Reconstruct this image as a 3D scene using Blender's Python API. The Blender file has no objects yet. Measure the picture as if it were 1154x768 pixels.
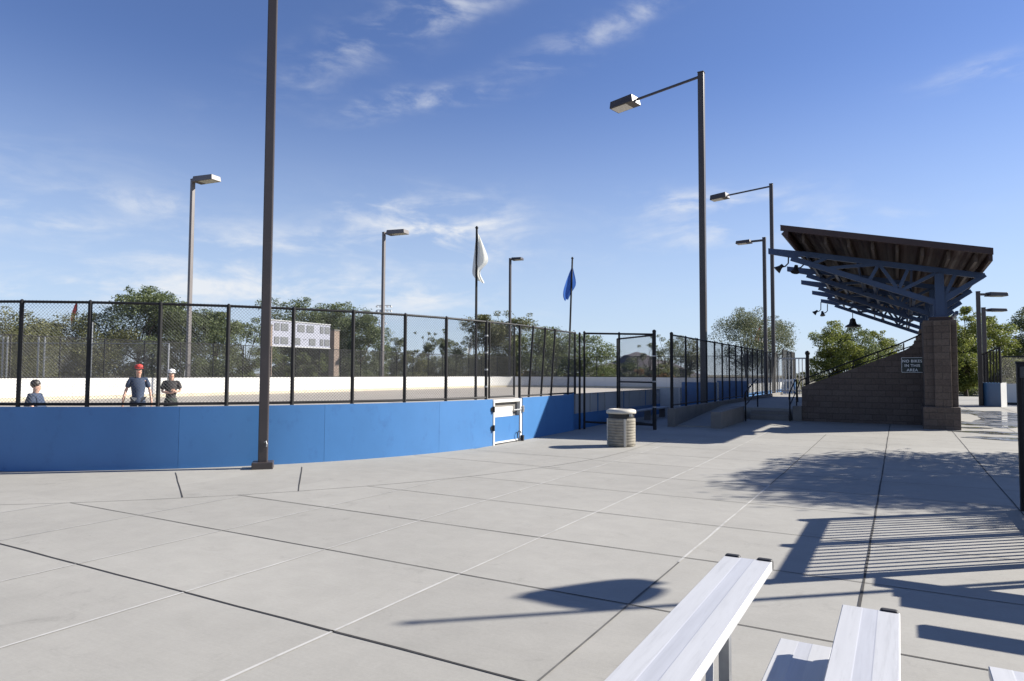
import bpy, bmesh, math, random
from math import sin, cos, pi, radians, atan2, hypot, sqrt
from mathutils import Vector, Matrix

S = bpy.context.scene
COL = S.collection
R = random.Random(7)

# ---------------------------------------------------------------- camera, world, sun, exposure
YAW, PITCH, ROLL, FPX = .5199, .0483, .0045, 761.6
cd = bpy.data.cameras.new('camera'); cam = bpy.data.objects.new('camera', cd); COL.objects.link(cam)
cd.sensor_width = 36; cd.lens = 36*FPX/1154; cd.clip_end = 4000; cd.clip_start = .05
fwd = Vector((-sin(YAW)*cos(PITCH), cos(YAW)*cos(PITCH), sin(PITCH)))
r0 = Vector((cos(YAW), sin(YAW), 0)); u0 = r0.cross(fwd)
rr = cos(ROLL)*r0+sin(ROLL)*u0; uu = -sin(ROLL)*r0+cos(ROLL)*u0
cam.matrix_world = Matrix(((rr.x, uu.x, -fwd.x, 0), (rr.y, uu.y, -fwd.y, 0), (rr.z, uu.z, -fwd.z, 1.72), (0, 0, 0, 1)))
S.camera = cam

SUN_AZ, SUN_EL = radians(41), radians(31)
sd = Vector((cos(SUN_AZ)*cos(SUN_EL), sin(SUN_AZ)*cos(SUN_EL), sin(SUN_EL)))
ld = bpy.data.lights.new('sun', 'SUN'); ld.energy = 5.0; ld.angle = radians(.53); ld.color = (1, .95, .86)
lo = bpy.data.objects.new('sun', ld); COL.objects.link(lo); lo.location = (20, 20, 40)
lo.rotation_euler = (-sd).to_track_quat('-Z', 'Y').to_euler()

S.view_settings.view_transform = 'Standard'; S.view_settings.look = 'None'
S.view_settings.exposure = 1.08; S.view_settings.gamma = 1
S.view_settings.use_curve_mapping = False

W = bpy.data.worlds.new('World'); S.world = W; W.use_nodes = True
wt = W.node_tree; wt.nodes.clear()
def wn(t, **k):
    n = wt.nodes.new(t)
    for a, b in k.items(): setattr(n, a, b)
    return n
def wm(op, a, b=None, c=None):
    n = wn('ShaderNodeMath', operation=op)
    for i, x in enumerate((a, b, c)):
        if x is None: continue
        if isinstance(x, (int, float)): n.inputs[i].default_value = x
        else: wt.links.new(x, n.inputs[i])
    return n.outputs[0]
sky = wn('ShaderNodeTexSky', sky_type='NISHITA'); sky.sun_disc = False
sky.sun_elevation = SUN_EL; sky.sun_rotation = pi/2-SUN_AZ
sky.altitude = 500; sky.air_density = 1.0; sky.dust_density = .15; sky.ozone_density = 3.4
tc = wn('ShaderNodeTexCoord'); sp = wn('ShaderNodeSeparateXYZ'); wt.links.new(tc.outputs['Generated'], sp.inputs[0])
az = wm('ARCTAN2', sp.outputs[0], sp.outputs[1]); el = wm('ARCSINE', sp.outputs[2])
# wisps of cirrus: azimuth, elevation, half length, half width, slope, density
CL = [(-0.7298, 0.4574, 0.1221, 0.0224, 28, 0.5), (-0.6122, 0.5005, 0.0934, 0.0128, 18, 0.5), (-0.3581, 0.4839, 0.1179, 0.014, 20, 0.6), (-0.6962, 0.3782, 0.0544, 0.0092, 17, 0.9), (-0.5844, 0.3961, 0.0466, 0.0104, 10, 0.5), (0.1037, 0.359, 0.0397, 0.0097, 3, 0.6), (-1.0263, 0.2201, 0.0508, 0.01, -3, 0.75), (-1.1392, 0.1817, 0.0528, 0.0105, 2, 0.8), (-0.629, 0.2143, 0.085, 0.0279, 0, 1.7), (-0.8721, 0.1835, 0.105, 0.0169, 3, 0.6), (-0.9503, 0.142, 0.1438, 0.0298, 2, 0.5), (-1.1187, 0.0981, 0.1171, 0.0151, 0, 0.9), (-0.9275, 0.1136, 0.1557, 0.0216, 0, 0.85), (-0.6991, 0.1228, 0.115, 0.018, -6, 0.9), (-0.7494, 0.1022, 0.1125, 0.0127, 0, 0.6), (-0.2825, 0.2446, 0.0627, 0.0123, -4, 0.6), (-0.2087, 0.2437, 0.0842, 0.0108, 3, 0.6), (-0.2091, 0.2037, 0.0901, 0.0183, 5, 0.85), (-0.0667, 0.2002, 0.075, 0.0081, 2, 0.6), (-0.5298, 0.171, 0.0793, 0.0116, 0, 0.35), (-0.7326, 0.2378, 0.0317, 0.0074, 8, 0.6),
      (1.2, .3, .3, .06, 5, .8), (2.4, .35, .4, .08, 10, .8), (-2.2, .3, .4, .07, -6, .8), (-1.6, .2, .3, .04, 3, .8)]
cv = wn('ShaderNodeCombineXYZ'); wt.links.new(az, cv.inputs[0]); wt.links.new(el, cv.inputs[1])
def wnoise(sx, sy, rot, scale, detail, rough, dist=0):
    mp = wn('ShaderNodeMapping'); mp.inputs['Rotation'].default_value = (0, 0, rot); mp.inputs['Scale'].default_value = (sx, sy, 1)
    wt.links.new(cv.outputs[0], mp.inputs[0])
    n = wn('ShaderNodeTexNoise'); n.inputs['Scale'].default_value = scale; n.inputs['Detail'].default_value = detail
    n.inputs['Roughness'].default_value = rough; n.inputs['Distortion'].default_value = dist
    wt.links.new(mp.outputs[0], n.inputs['Vector']); return n.outputs[0]
warp = wm('MULTIPLY_ADD', wnoise(1, 2, 0, 9, 3, .6), .07, -.035)
azw = wm('ADD', az, warp); elw = wm('MULTIPLY_ADD', warp, -.35, el)
tot = None
for a0, e0, l, w, ang, st in CL:
    du = wm('SUBTRACT', azw, a0); dv = wm('SUBTRACT', elw, e0); c, s = cos(radians(ang)), sin(radians(ang))
    p = wm('ADD', wm('MULTIPLY', du, c/l), wm('MULTIPLY', dv, s/l)); q = wm('ADD', wm('MULTIPLY', du, -s/w), wm('MULTIPLY', dv, c/w))
    g = wm('EXPONENT', wm('MULTIPLY', wm('ADD', wm('MULTIPLY', p, p), wm('MULTIPLY', q, q)), -.55))
    g = wm('MULTIPLY', g, st); tot = g if tot is None else wm('ADD', tot, g)
n1 = wnoise(1, 3.4, -.22, 7.5, 8, .56, .5); n2 = wnoise(1, 2.0, .1, 30, 5, .6, .3)
nn = wm('ADD', wm('MULTIPLY', n1, .8), wm('MULTIPLY', n2, .2))
mr = wn('ShaderNodeMapRange'); mr.interpolation_type = 'SMOOTHSTEP'; mr.inputs[1].default_value = .41; mr.inputs[2].default_value = .72
wt.links.new(nn, mr.inputs[0])
hz = wn('ShaderNodeMapRange'); wt.links.new(el, hz.inputs[0])
hz.inputs[1].default_value = .0; hz.inputs[2].default_value = .3; hz.inputs[3].default_value = .05; hz.inputs[4].default_value = 0
cl = wm('MULTIPLY', wm('ADD', tot, hz.outputs[0]), mr.outputs[0]); cl = wm('MINIMUM', wm('MULTIPLY', cl, .88), .86)
mx = wn('ShaderNodeMix', data_type='RGBA'); wt.links.new(cl, mx.inputs[0]); hzm = wn('ShaderNodeMapRange'); hzm.interpolation_type = 'SMOOTHSTEP'; wt.links.new(el, hzm.inputs[0])
for i_, v_ in ((1, -.04), (2, .44), (3, .78), (4, 0)): hzm.inputs[i_].default_value = v_
mh = wn('ShaderNodeMix', data_type='RGBA'); wt.links.new(hzm.outputs[0], mh.inputs[0]); tn = wn('ShaderNodeVectorMath', operation='MULTIPLY'); tn.inputs[1].default_value = (.89, .895, 1.12); wt.links.new(sky.outputs[0], tn.inputs[0])
wt.links.new(tn.outputs[0], mh.inputs[6]); mh.inputs[7].default_value = (4.7, 5.75, 6.95, 1)
wt.links.new(mh.outputs[2], mx.inputs[6]); mx.inputs[7].default_value = (6.5, 6.7, 7.0, 1)
bg = wn('ShaderNodeBackground'); bg.inputs[1].default_value = .062; wt.links.new(mx.outputs[2], bg.inputs[0])
wo = wn('ShaderNodeOutputWorld'); wt.links.new(bg.outputs[0], wo.inputs[0])

# ---------------------------------------------------------------- materials
MATS = {}
def mat(name, col, rough=.6, metal=0., var=.12, scale=3., bump=0., bscale=60., spec=.5, dirt=None, stretch=None):
    if name in MATS: return MATS[name]
    m = bpy.data.materials.new(name); m.use_nodes = True; MATS[name] = m
    if not name.startswith(('white', 'skin', 'pale', 'lamp', 'red')): col = tuple(c*.68 for c in col)
    t = m.node_tree; b = t.nodes['Principled BSDF']
    b.inputs['Roughness'].default_value = rough; b.inputs['Metallic'].default_value = metal; b.inputs['Specular IOR Level'].default_value = spec
    g = t.nodes.new('ShaderNodeNewGeometry'); pos = g.outputs['Position']
    if stretch:
        mp = t.nodes.new('ShaderNodeMapping'); mp.inputs['Scale'].default_value = stretch; t.links.new(pos, mp.inputs[0]); pos = mp.outputs[0]
    n = t.nodes.new('ShaderNodeTexNoise'); n.inputs['Scale'].default_value = scale; n.inputs['Detail'].default_value = 6; n.inputs['Roughness'].default_value = .6
    t.links.new(pos, n.inputs['Vector'])
    r = t.nodes.new('ShaderNodeValToRGB'); t.links.new(n.outputs[0], r.inputs[0])
    r.color_ramp.elements[0].position = .3; r.color_ramp.elements[1].position = .7
    r.color_ramp.elements[0].color = (*[c*(1-var) for c in col], 1); r.color_ramp.elements[1].color = (*[min(1, c*(1+var)) for c in col], 1)
    out = r.outputs[0]
    if dirt:
        dcol, dscale, lo_, hi_, amt = dirt
        n3 = t.nodes.new('ShaderNodeTexNoise'); n3.inputs['Scale'].default_value = dscale; n3.inputs['Detail'].default_value = 8; n3.inputs['Roughness'].default_value = .7
        t.links.new(pos, n3.inputs['Vector'])
        mr_ = t.nodes.new('ShaderNodeMapRange'); t.links.new(n3.outputs[0], mr_.inputs[0]); mr_.inputs[1].default_value = lo_; mr_.inputs[2].default_value = hi_; mr_.inputs[4].default_value = amt
        x = t.nodes.new('ShaderNodeMix'); x.data_type = 'RGBA'; t.links.new(mr_.outputs[0], x.inputs[0]); t.links.new(out, x.inputs[6]); x.inputs[7].default_value = (*dcol, 1); out = x.outputs[2]
    t.links.new(out, b.inputs['Base Color'])
    if bump:
        n2 = t.nodes.new('ShaderNodeTexNoise'); n2.inputs['Scale'].default_value = bscale; n2.inputs['Detail'].default_value = 5
        t.links.new(g.outputs['Position'], n2.inputs['Vector'])
        bp = t.nodes.new('ShaderNodeBump'); bp.inputs['Strength'].default_value = bump; bp.inputs['Distance'].default_value = .01
        t.links.new(n2.outputs[0], bp.inputs['Height']); t.links.new(bp.outputs[0], b.inputs['Normal'])
    return m

def concrete_paving():
    m = bpy.data.materials.new('concrete_paving'); m.use_nodes = True; t = m.node_tree; b = t.nodes['Principled BSDF']
    L = t.links.new; g = t.nodes.new('ShaderNodeNewGeometry'); pos = g.outputs['Position']
    def noise(scale, det, ro, vec=pos, dist=0):
        n = t.nodes.new('ShaderNodeTexNoise'); n.inputs['Scale'].default_value = scale; n.inputs['Detail'].default_value = det; n.inputs['Roughness'].default_value = ro; n.inputs['Distortion'].default_value = dist
        L(vec, n.inputs['Vector']); return n.outputs[0]
    def mth(op, a, b_):
        n = t.nodes.new('ShaderNodeMath'); n.operation = op
        for i, x in enumerate((a, b_)):
            if isinstance(x, (int, float)): n.inputs[i].default_value = x
            else: L(x, n.inputs[i])
        return n.outputs[0]
    def rng(v, a, b_, c, d):
        n = t.nodes.new('ShaderNodeMapRange'); L(v, n.inputs[0])
        for i, x in enumerate((a, b_, c, d)): n.inputs[i+1].default_value = x
        return n.outputs[0]
    sp_ = t.nodes.new('ShaderNodeSeparateXYZ'); L(pos, sp_.inputs[0])
    cx = mth('FLOOR', mth('DIVIDE', mth('ADD', sp_.outputs[0], 6.404), 1.541), 0); cy = mth('FLOOR', mth('DIVIDE', mth('SUBTRACT', sp_.outputs[1], 3.39), 1.526), 0)
    cb = t.nodes.new('ShaderNodeCombineXYZ'); L(cx, cb.inputs[0]); L(cy, cb.inputs[1])
    wnz = t.nodes.new('ShaderNodeTexWhiteNoise'); wnz.noise_dimensions = '2D'; L(cb.outputs[0], wnz.inputs['Vector'])
    v = mth('ADD', rng(noise(.45, 5, .6), .3, .7, .91, 1.05), rng(noise(3.2, 7, .68, dist=.4), .3, .7, -.055, .05))
    v = mth('ADD', v, rng(wnz.outputs[0], 0, 1, -.04, .035))
    v = mth('ADD', v, rng(noise(38, 6, .75), .3, .7, -.05, .05))
    v = mth('ADD', v, rng(noise(210, 2, .5), .3, .7, -.035, .035))
    # broom strokes across the slabs and dark drip stains
    mp = t.nodes.new('ShaderNodeMapping'); mp.inputs['Scale'].default_value = (3, 70, 1); mp.inputs['Rotation'].default_value = (0, 0, .12); L(pos, mp.inputs[0])
    v = mth('ADD', v, rng(noise(1, 4, .6, mp.outputs[0]), .3, .7, -.025, .025))
    st = rng(noise(1.7, 9, .75, dist=1.2), .58, .74, 0, .2); v = mth('SUBTRACT', v, st)
    spt = rng(noise(9, 3, .5), .74, .8, 0, .22); v = mth('SUBTRACT', v, spt)
    vm = t.nodes.new('ShaderNodeVectorMath'); vm.operation = 'SCALE'; vm.inputs[0].default_value = (.305, .294, .268); L(v, vm.inputs['Scale'])
    L(vm.outputs[0], b.inputs['Base Color']); b.inputs['Roughness'].default_value = .82; b.inputs['Specular IOR Level'].default_value = .3
    bp = t.nodes.new('ShaderNodeBump'); bp.inputs['Strength'].default_value = .25; bp.inputs['Distance'].default_value = .006
    L(noise(90, 6, .7), bp.inputs['Height']); L(bp.outputs[0], b.inputs['Normal'])
    return m

def block_wall(name, c1, c2, mortar, bw=.4, bh=.2):
    m = bpy.data.materials.new(name); m.use_nodes = True; t = m.node_tree; b = t.nodes['Principled BSDF']; L = t.links.new
    g = t.nodes.new('ShaderNodeNewGeometry'); s = t.nodes.new('ShaderNodeSeparateXYZ'); L(g.outputs['Position'], s.inputs[0])
    a = t.nodes.new('ShaderNodeMath'); L(s.outputs[0], a.inputs[0]); L(s.outputs[1], a.inputs[1])
    c = t.nodes.new('ShaderNodeCombineXYZ'); L(a.outputs[0], c.inputs[0]); L(s.outputs[2], c.inputs[1])
    k = t.nodes.new('ShaderNodeTexBrick'); L(c.outputs[0], k.inputs['Vector']); k.inputs['Scale'].default_value = 1
    k.inputs['Brick Width'].default_value = bw; k.inputs['Row Height'].default_value = bh; k.inputs['Mortar Size'].default_value = .009; k.inputs['Mortar Smooth'].default_value = .15; k.inputs['Bias'].default_value = -.1
    k.inputs['Color1'].default_value = (*c1, 1); k.inputs['Color2'].default_value = (*c2, 1); k.inputs['Mortar'].default_value = (*mortar, 1)
    n = t.nodes.new('ShaderNodeTexNoise'); n.inputs['Scale'].default_value = 22; n.inputs['Detail'].default_value = 7; n.inputs['Roughness'].default_value = .75; L(g.outputs['Position'], n.inputs['Vector'])
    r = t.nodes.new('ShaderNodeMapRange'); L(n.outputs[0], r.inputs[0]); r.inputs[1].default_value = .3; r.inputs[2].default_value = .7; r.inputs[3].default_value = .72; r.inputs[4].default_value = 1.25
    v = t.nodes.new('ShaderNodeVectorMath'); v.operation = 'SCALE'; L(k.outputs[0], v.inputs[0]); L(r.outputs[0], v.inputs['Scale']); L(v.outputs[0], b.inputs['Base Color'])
    b.inputs['Roughness'].default_value = .92; b.inputs['Specular IOR Level'].default_value = .2
    h = t.nodes.new('ShaderNodeMath'); h.operation = 'MULTIPLY_ADD'; L(n.outputs[0], h.inputs[0]); h.inputs[1].default_value = .5
    iv = t.nodes.new('ShaderNodeMath'); iv.operation = 'SUBTRACT'; iv.inputs[0].default_value = 1; L(k.outputs['Fac'], iv.inputs[1]); L(iv.outputs[0], h.inputs[2])
    bp = t.nodes.new('ShaderNodeBump'); bp.inputs['Strength'].default_value = .8; bp.inputs['Distance'].default_value = .015; L(h.outputs[0], bp.inputs['Height']); L(bp.outputs[0], b.inputs['Normal'])
    return m

def leaf_mat(name, col, col2, var_scale=.9, trans=.35):
    m = bpy.data.materials.new(name); m.use_nodes = True; t = m.node_tree; L = t.links.new; b = t.nodes['Principled BSDF']
    g = t.nodes.new('ShaderNodeNewGeometry')
    n = t.nodes.new('ShaderNodeTexNoise'); n.inputs['Scale'].default_value = var_scale; n.inputs['Detail'].default_value = 4; L(g.outputs['Position'], n.inputs['Vector'])
    w = t.nodes.new('ShaderNodeMath'); w.operation = 'MULTIPLY_ADD'; L(g.outputs['Random Per Island'], w.inputs[0]); w.inputs[1].default_value = .45
    L(n.outputs[0], w.inputs[2])
    r = t.nodes.new('ShaderNodeMapRange'); L(w.outputs[0], r.inputs[0]); r.inputs[1].default_value = .4; r.inputs[2].default_value = 1.05
    x = t.nodes.new('ShaderNodeMix'); x.data_type = 'RGBA'; L(r.outputs[0], x.inputs[0]); x.inputs[6].default_value = (*col, 1); x.inputs[7].default_value = (*col2, 1)
    L(x.outputs[2], b.inputs['Base Color']); b.inputs['Roughness'].default_value = .55; b.inputs['Specular IOR Level'].default_value = .35
    tr = t.nodes.new('ShaderNodeBsdfTranslucent'); L(x.outputs[2], tr.inputs[0]); ms = t.nodes.new('ShaderNodeMixShader'); ms.inputs[0].default_value = trans
    L(b.outputs[0], ms.inputs[1]); L(tr.outputs[0], ms.inputs[2]); L(ms.outputs[0], t.nodes['Material Output'].inputs[0])
    return m

def cloth_mat(name, col, trans=.4):
    m = bpy.data.materials.new(name); m.use_nodes = True; t = m.node_tree; L = t.links.new; b = t.nodes['Principled BSDF']
    b.inputs['Base Color'].default_value = (*col, 1); b.inputs['Roughness'].default_value = .8
    tr = t.nodes.new('ShaderNodeBsdfTranslucent'); tr.inputs[0].default_value = (*col, 1); ms = t.nodes.new('ShaderNodeMixShader'); ms.inputs[0].default_value = trans
    L(b.outputs[0], ms.inputs[1]); L(tr.outputs[0], ms.inputs[2]); L(ms.outputs[0], t.nodes['Material Output'].inputs[0]); return m

M_PAVE = concrete_paving()
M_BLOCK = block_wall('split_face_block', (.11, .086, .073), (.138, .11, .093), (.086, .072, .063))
M_BRICK = block_wall('brown_brick', (.26, .2, .165), (.33, .25, .2), (.3, .27, .24), .22, .075)
M_CONC = mat('grey_concrete', (.25, .235, .215), .85, var=.14, scale=2.5, bump=.3, dirt=((.16, .15, .14), 1.6, .52, .75, .6))
M_JOINT = mat('dark_joint', (.045, .042, .04), .9, var=.3, scale=6)
M_CAULK = mat('pale_joint_sealant', (.42, .41, .39), .8, var=.12, scale=5, dirt=((.25, .245, .23), 2.2, .5, .68, .9))
M_CRACK = mat('fine_joint', (.13, .125, .118), .9, var=.35, scale=4)
M_RINK = mat('rink_floor_concrete', (.49, .44, .37), .7, var=.07, scale=.25, dirt=((.2, .18, .16), .5, .55, .8, .4))
M_DIRT = mat('dry_park_ground', (.15, .13, .085), .95, var=.25, scale=.35, bump=.4, bscale=6, dirt=((.1, .11, .05), .12, .5, .66, .7))
M_BLUE = mat('blue_board_plastic', (.072, .24, .55), .42, var=.06, scale=1.2, bump=.06, bscale=9, dirt=((.03, .09, .24), 3.2, .56, .74, .5), stretch=(1, 1, .7))
M_WHITE = mat('white_board_plastic', (.62, .61, .58), .45, var=.03, scale=1.5, dirt=((.35, .34, .32), 1.7, .62, .85, .5))
M_GREYW = mat('weathered_white_panel', (.56, .57, .57), .6, var=.08, scale=2, dirt=((.3, .3, .3), 2, .55, .8, .5))
M_YEL = mat('yellow_kick_strip', (.7, .62, .47), .5, var=.08, scale=1.5)
M_BLACK = mat('black_fence_coating', (.022, .022, .024), .6, var=.2, scale=8, spec=.25)
M_WIRE = mat('grey_vinyl_wire', (.17, .17, .165), .45, var=.2, scale=8, spec=.4)
M_WIREF = mat('dark_vinyl_wire', (.05, .05, .048), .5, var=.2, scale=8, spec=.3)
M_WIREG = mat('grey_wire', (.22, .22, .21), .45, metal=.4, var=.2, scale=8)
M_GALV = mat('galvanised_steel', (.48, .49, .5), .45, metal=.75, var=.15, scale=12)
M_BRONZE = mat('bronze_pole_paint', (.072, .058, .055), .38, var=.1, scale=2, dirt=((.14, .1, .075), 4, .6, .8, .35))
M_GREYP = mat('grey_pole_paint', (.19, .17, .165), .42, var=.08, scale=2)
M_LENS = mat('lamp_lens', (.62, .6, .55), .15, var=.15, scale=14, spec=.7)
M_DARK = mat('dark_rubber', (.02, .02, .022), .6, var=.15)
M_TRUSS = mat('blue_steel_truss', (.03, .072, .185), .42, var=.1, scale=2.5, dirt=((.02, .035, .07), 3, .58, .8, .5))
M_DECK = mat('brown_roof_deck', (.062, .032, .028), .6, var=.15, scale=2)
M_PURL = mat('brown_purlin', (.09, .064, .052), .6, var=.15, scale=3)
M_ALU = mat('pale_anodised_aluminium', (.5, .5, .505), .5, metal=.2, var=.05, scale=3, bump=.03, bscale=90, stretch=(9, .5, 4), dirt=((.33, .33, .33), 5, .52, .78, .6))
M_ALUB = mat('pale_worn_aluminium_band', (.455, .46, .485), .5, metal=.22, var=.08, scale=3, stretch=(9, .5, 4), dirt=((.3, .3, .33), 4, .55, .8, .5))
M_TRASH = mat('tan_slat_receptacle', (.36, .325, .26), .75, var=.22, scale=9, bump=.25, bscale=120)
M_TRASHL = mat('pale_receptacle_lid', (.46, .43, .37), .6, var=.08, scale=8)
M_SIGN = mat('dark_green_sign', (.012, .028, .026), .4, var=.1)
M_SIGNT = mat('white_sign_lettering', (.8, .82, .82), .5, var=.02)
M_SKIN = mat('skin', (.5, .3, .22), .5, var=.05, scale=20)
M_HAIR = mat('dark_hair', (.022, .016, .012), .5, var=.2, scale=60)
M_NAVY = mat('navy_cotton', (.045, .07, .13), .85, var=.15, scale=14)
M_JEAN = mat('grey_denim', (.075, .085, .1), .85, var=.2, scale=14)
M_BLKT = mat('charcoal_cotton', (.035, .032, .035), .85, var=.2, scale=14)
M_OLIVE = mat('dark_olive_cotton', (.032, .045, .035), .85, var=.2, scale=14)
M_RED = mat('red_cap_cloth', (.5, .05, .04), .8, var=.1, scale=20)
M_CAPW = mat('white_cap_cloth', (.82, .82, .8), .8, var=.04, scale=20)
M_SHOE = mat('grey_shoe', (.12, .12, .12), .7)
M_WOOD = mat('hockey_stick_wood', (.2, .16, .12), .5)
M_BARK = mat('bark', (.085, .065, .05), .9, var=.35, scale=6, bump=.6, bscale=18)
M_SCORE = mat('white_scoreboard_face', (.29, .3, .36), .5, var=.08, scale=1)
M_SCOREW = mat('grey_number_window', (.21, .22, .23), .4, var=.15, scale=6)
M_HILL = mat('far_dry_hill', (.12, .105, .115), 1, var=.25, scale=.06)
M_PUD = mat('wet_concrete', (.2, .195, .185), .06, var=.25, scale=1.4, spec=.6)
_t = M_PUD.node_tree; _n = _t.nodes.new('ShaderNodeTexNoise'); _n.inputs['Scale'].default_value = 1.1; _n.inputs['Detail'].default_value = 7; _n.inputs['Roughness'].default_value = .65
_g = _t.nodes.new('ShaderNodeNewGeometry'); _t.links.new(_g.outputs['Position'], _n.inputs['Vector']); _r = _t.nodes.new('ShaderNodeMapRange'); _t.links.new(_n.outputs[0], _r.inputs[0])
for _i, _v in ((1, .44), (2, .58), (3, .03), (4, .55)): _r.inputs[_i].default_value = _v
_t.links.new(_r.outputs[0], _t.nodes['Principled BSDF'].inputs['Roughness'])
FL_W = cloth_mat('white_flag_cloth', (.78, .78, .72)); FL_B = cloth_mat('blue_flag_cloth', (.06, .16, .5)); FL_R = cloth_mat('red_flag_cloth', (.55, .08, .07))
LEAF = {
 'olive': leaf_mat('olive_foliage', (.07, .08, .034), (.2, .2, .085)),
 'deep': leaf_mat('deep_green_foliage', (.065, .09, .04), (.18, .21, .095)),
 'mid': leaf_mat('mid_green_foliage', (.06, .09, .03), (.19, .22, .08)),
 'grey': leaf_mat('grey_green_foliage', (.09, .105, .06), (.2, .22, .125)),
 'yel': leaf_mat('yellow_green_foliage', (.085, .115, .025), (.26, .28, .065), trans=.45),
 'dry': leaf_mat('dry_brush', (.16, .1, .05), (.3, .19, .1)),
}

# ---------------------------------------------------------------- builders
def gz(y): return 0 if y < 13 else min(.1, (y-13)*.1/11)      # the paving rises gently to the grandstand
def at(px, d): # ground spot seen at bearing px, d metres ahead
    l = (px-577)/FPX*d
    return (-sin(YAW)*d+cos(YAW)*l, cos(YAW)*d+sin(YAW)*l)
def zat(px, py, d): return 1.72+(421+.0045*(px-577)-py)*d/FPX

class MB:
    def __init__(s): s.v = []; s.f = []; s.m = []
    def add(s, vs, fs, m=0):
        o = len(s.v); s.v += [tuple(x) for x in vs]; s.f += [tuple(i+o for i in f) for f in fs]; s.m += [m]*len(fs)
    def box(s, c, d, m=0, rz=0):
        x, y, z = (k/2 for k in d); ca, sa = cos(rz), sin(rz); vs = []
        for k in (-z, z):
            for a, b in ((-x, -y), (x, -y), (x, y), (-x, y)): vs.append((c[0]+a*ca-b*sa, c[1]+a*sa+b*ca, c[2]+k))
        s.add(vs, [(3, 2, 1, 0), (4, 5, 6, 7), (0, 1, 5, 4), (1, 2, 6, 5), (2, 3, 7, 6), (3, 0, 4, 7)], m)
    def beam(s, p, q, w, h, m=0, up=(0, 0, 1), w2=None, h2=None):
        p, q = Vector(p), Vector(q); d = (q-p).normalized(); a = d.cross(Vector(up))
        a = a.normalized() if a.length > 1e-4 else Vector((1, 0, 0)); b = a.cross(d); vs = []
        for o, ww, hh in ((p, w, h), (q, w2 or w, h2 or h)):
            for i, j in ((-1, -1), (1, -1), (1, 1), (-1, 1)): vs.append(o+a*i*ww/2+b*j*hh/2)
        s.add(vs, [(3, 2, 1, 0), (4, 5, 6, 7), (0, 1, 5, 4), (1, 2, 6, 5), (2, 3, 7, 6), (3, 0, 4, 7)], m)
    def tube(s, p, q, r, r2=None, n=10, m=0, caps=True):
        p, q = Vector(p), Vector(q); d = (q-p).normalized(); a = d.orthogonal().normalized(); b = d.cross(a); r2 = r if r2 is None else r2; vs = []
        for o, rad in ((p, r), (q, r2)):
            for i in range(n): t = 2*pi*i/n; vs.append(o+(a*cos(t)+b*sin(t))*rad)
        fs = [(i, (i+1) % n, n+(i+1) % n, n+i) for i in range(n)]
        if caps: fs += [tuple(range(n-1, -1, -1)), tuple(range(n, 2*n))]
        s.add(vs, fs, m)
    def path(s, pts, r, n=8, m=0, r2=None):
        pts = [Vector(p) for p in pts]; k = len(pts); vs = []; ref = None
        for i, p in enumerate(pts):
            d = (pts[min(i+1, k-1)]-pts[max(i-1, 0)]).normalized()
            if ref is None: ref = d.orthogonal().normalized()
            a = (ref-d*ref.dot(d)).normalized(); ref = a; b = d.cross(a); rad = r if r2 is None else r+(r2-r)*i/(k-1)
            for j in range(n): t = 2*pi*j/n; vs.append(p+(a*cos(t)+b*sin(t))*rad)
        fs = [(i*n+j, i*n+(j+1) % n, (i+1)*n+(j+1) % n, (i+1)*n+j) for i in range(k-1) for j in range(n)]
        fs += [tuple(range(n-1, -1, -1)), tuple(range((k-1)*n, k*n))]; s.add(vs, fs, m)
    def lathe(s, c, prof, n=24, m=0, axis=None):
        vs = []; c = Vector(c)
        rot = Vector((0, 0, 1)).rotation_difference(Vector(axis)).to_matrix() if axis else Matrix.Identity(3)
        for r, z in prof:
            for i in range(n): t = 2*pi*i/n; vs.append(c+rot @ Vector((r*cos(t), r*sin(t), z)))
        k = len(prof); fs = [(i*n+j, i*n+(j+1) % n, (i+1)*n+(j+1) % n, (i+1)*n+j) for i in range(k-1) for j in range(n)]
        fs += [tuple(range(n-1, -1, -1)), tuple(range((k-1)*n, k*n))]; s.add(vs, fs, m)
    def prism(s, poly, vec, m=0):      # planar polygon of 3-D points pushed along vec
        n = len(poly); vec = Vector(vec); a = [Vector(p) for p in poly]; b = [p+vec for p in a]
        s.add(a+b, [tuple(range(n-1, -1, -1)), tuple(range(n, 2*n))]+[(i, (i+1) % n, n+(i+1) % n, n+i) for i in range(n)], m)
    def build(s, name, mats, parent=None, bevel=0, smooth=False, seg=2):
        me = bpy.data.meshes.new(name); off = Vector(parent['_o']) if parent and '_o' in parent else Vector((0, 0, 0))
        if parent and '_o' not in parent: off = parent_off(parent)
        me.from_pydata([tuple(Vector(v)-off) for v in s.v], [], s.f); mats = mats if isinstance(mats, (list, tuple)) else [mats]
        for x in mats: me.materials.append(x)
        me.polygons.foreach_set('material_index', s.m)
        bm = bmesh.new(); bm.from_mesh(me); bmesh.ops.recalc_face_normals(bm, faces=bm.faces); bm.to_mesh(me); bm.free()
        o = bpy.data.objects.new(name, me); COL.objects.link(o)
        if parent: o.parent = parent
        if bevel:
            b = o.modifiers.new('b', 'BEVEL'); b.width = bevel; b.segments = seg; b.limit_method = 'ANGLE'; b.angle_limit = radians(40)
        if smooth:
            me.polygons.foreach_set('use_smooth', [True]*len(me.polygons))
        return o
OFF = {}
def parent_off(p):
    while p.parent: p = p.parent
    return Vector(OFF.get(p.name, (0, 0, 0)))
def tag(o, label=None, cat=None, group=None, kind=None):
    for k, v in (('label', label), ('category', cat), ('group', group), ('kind', kind)):
        if v: o[k] = v
    return o
def thing(name, label, cat, loc, group=None):
    o = bpy.data.objects.new(name, None); COL.objects.link(o); o.location = loc; o.empty_display_size = .2
    OFF[o.name] = tuple(loc); return tag(o, label, cat, group)
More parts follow.
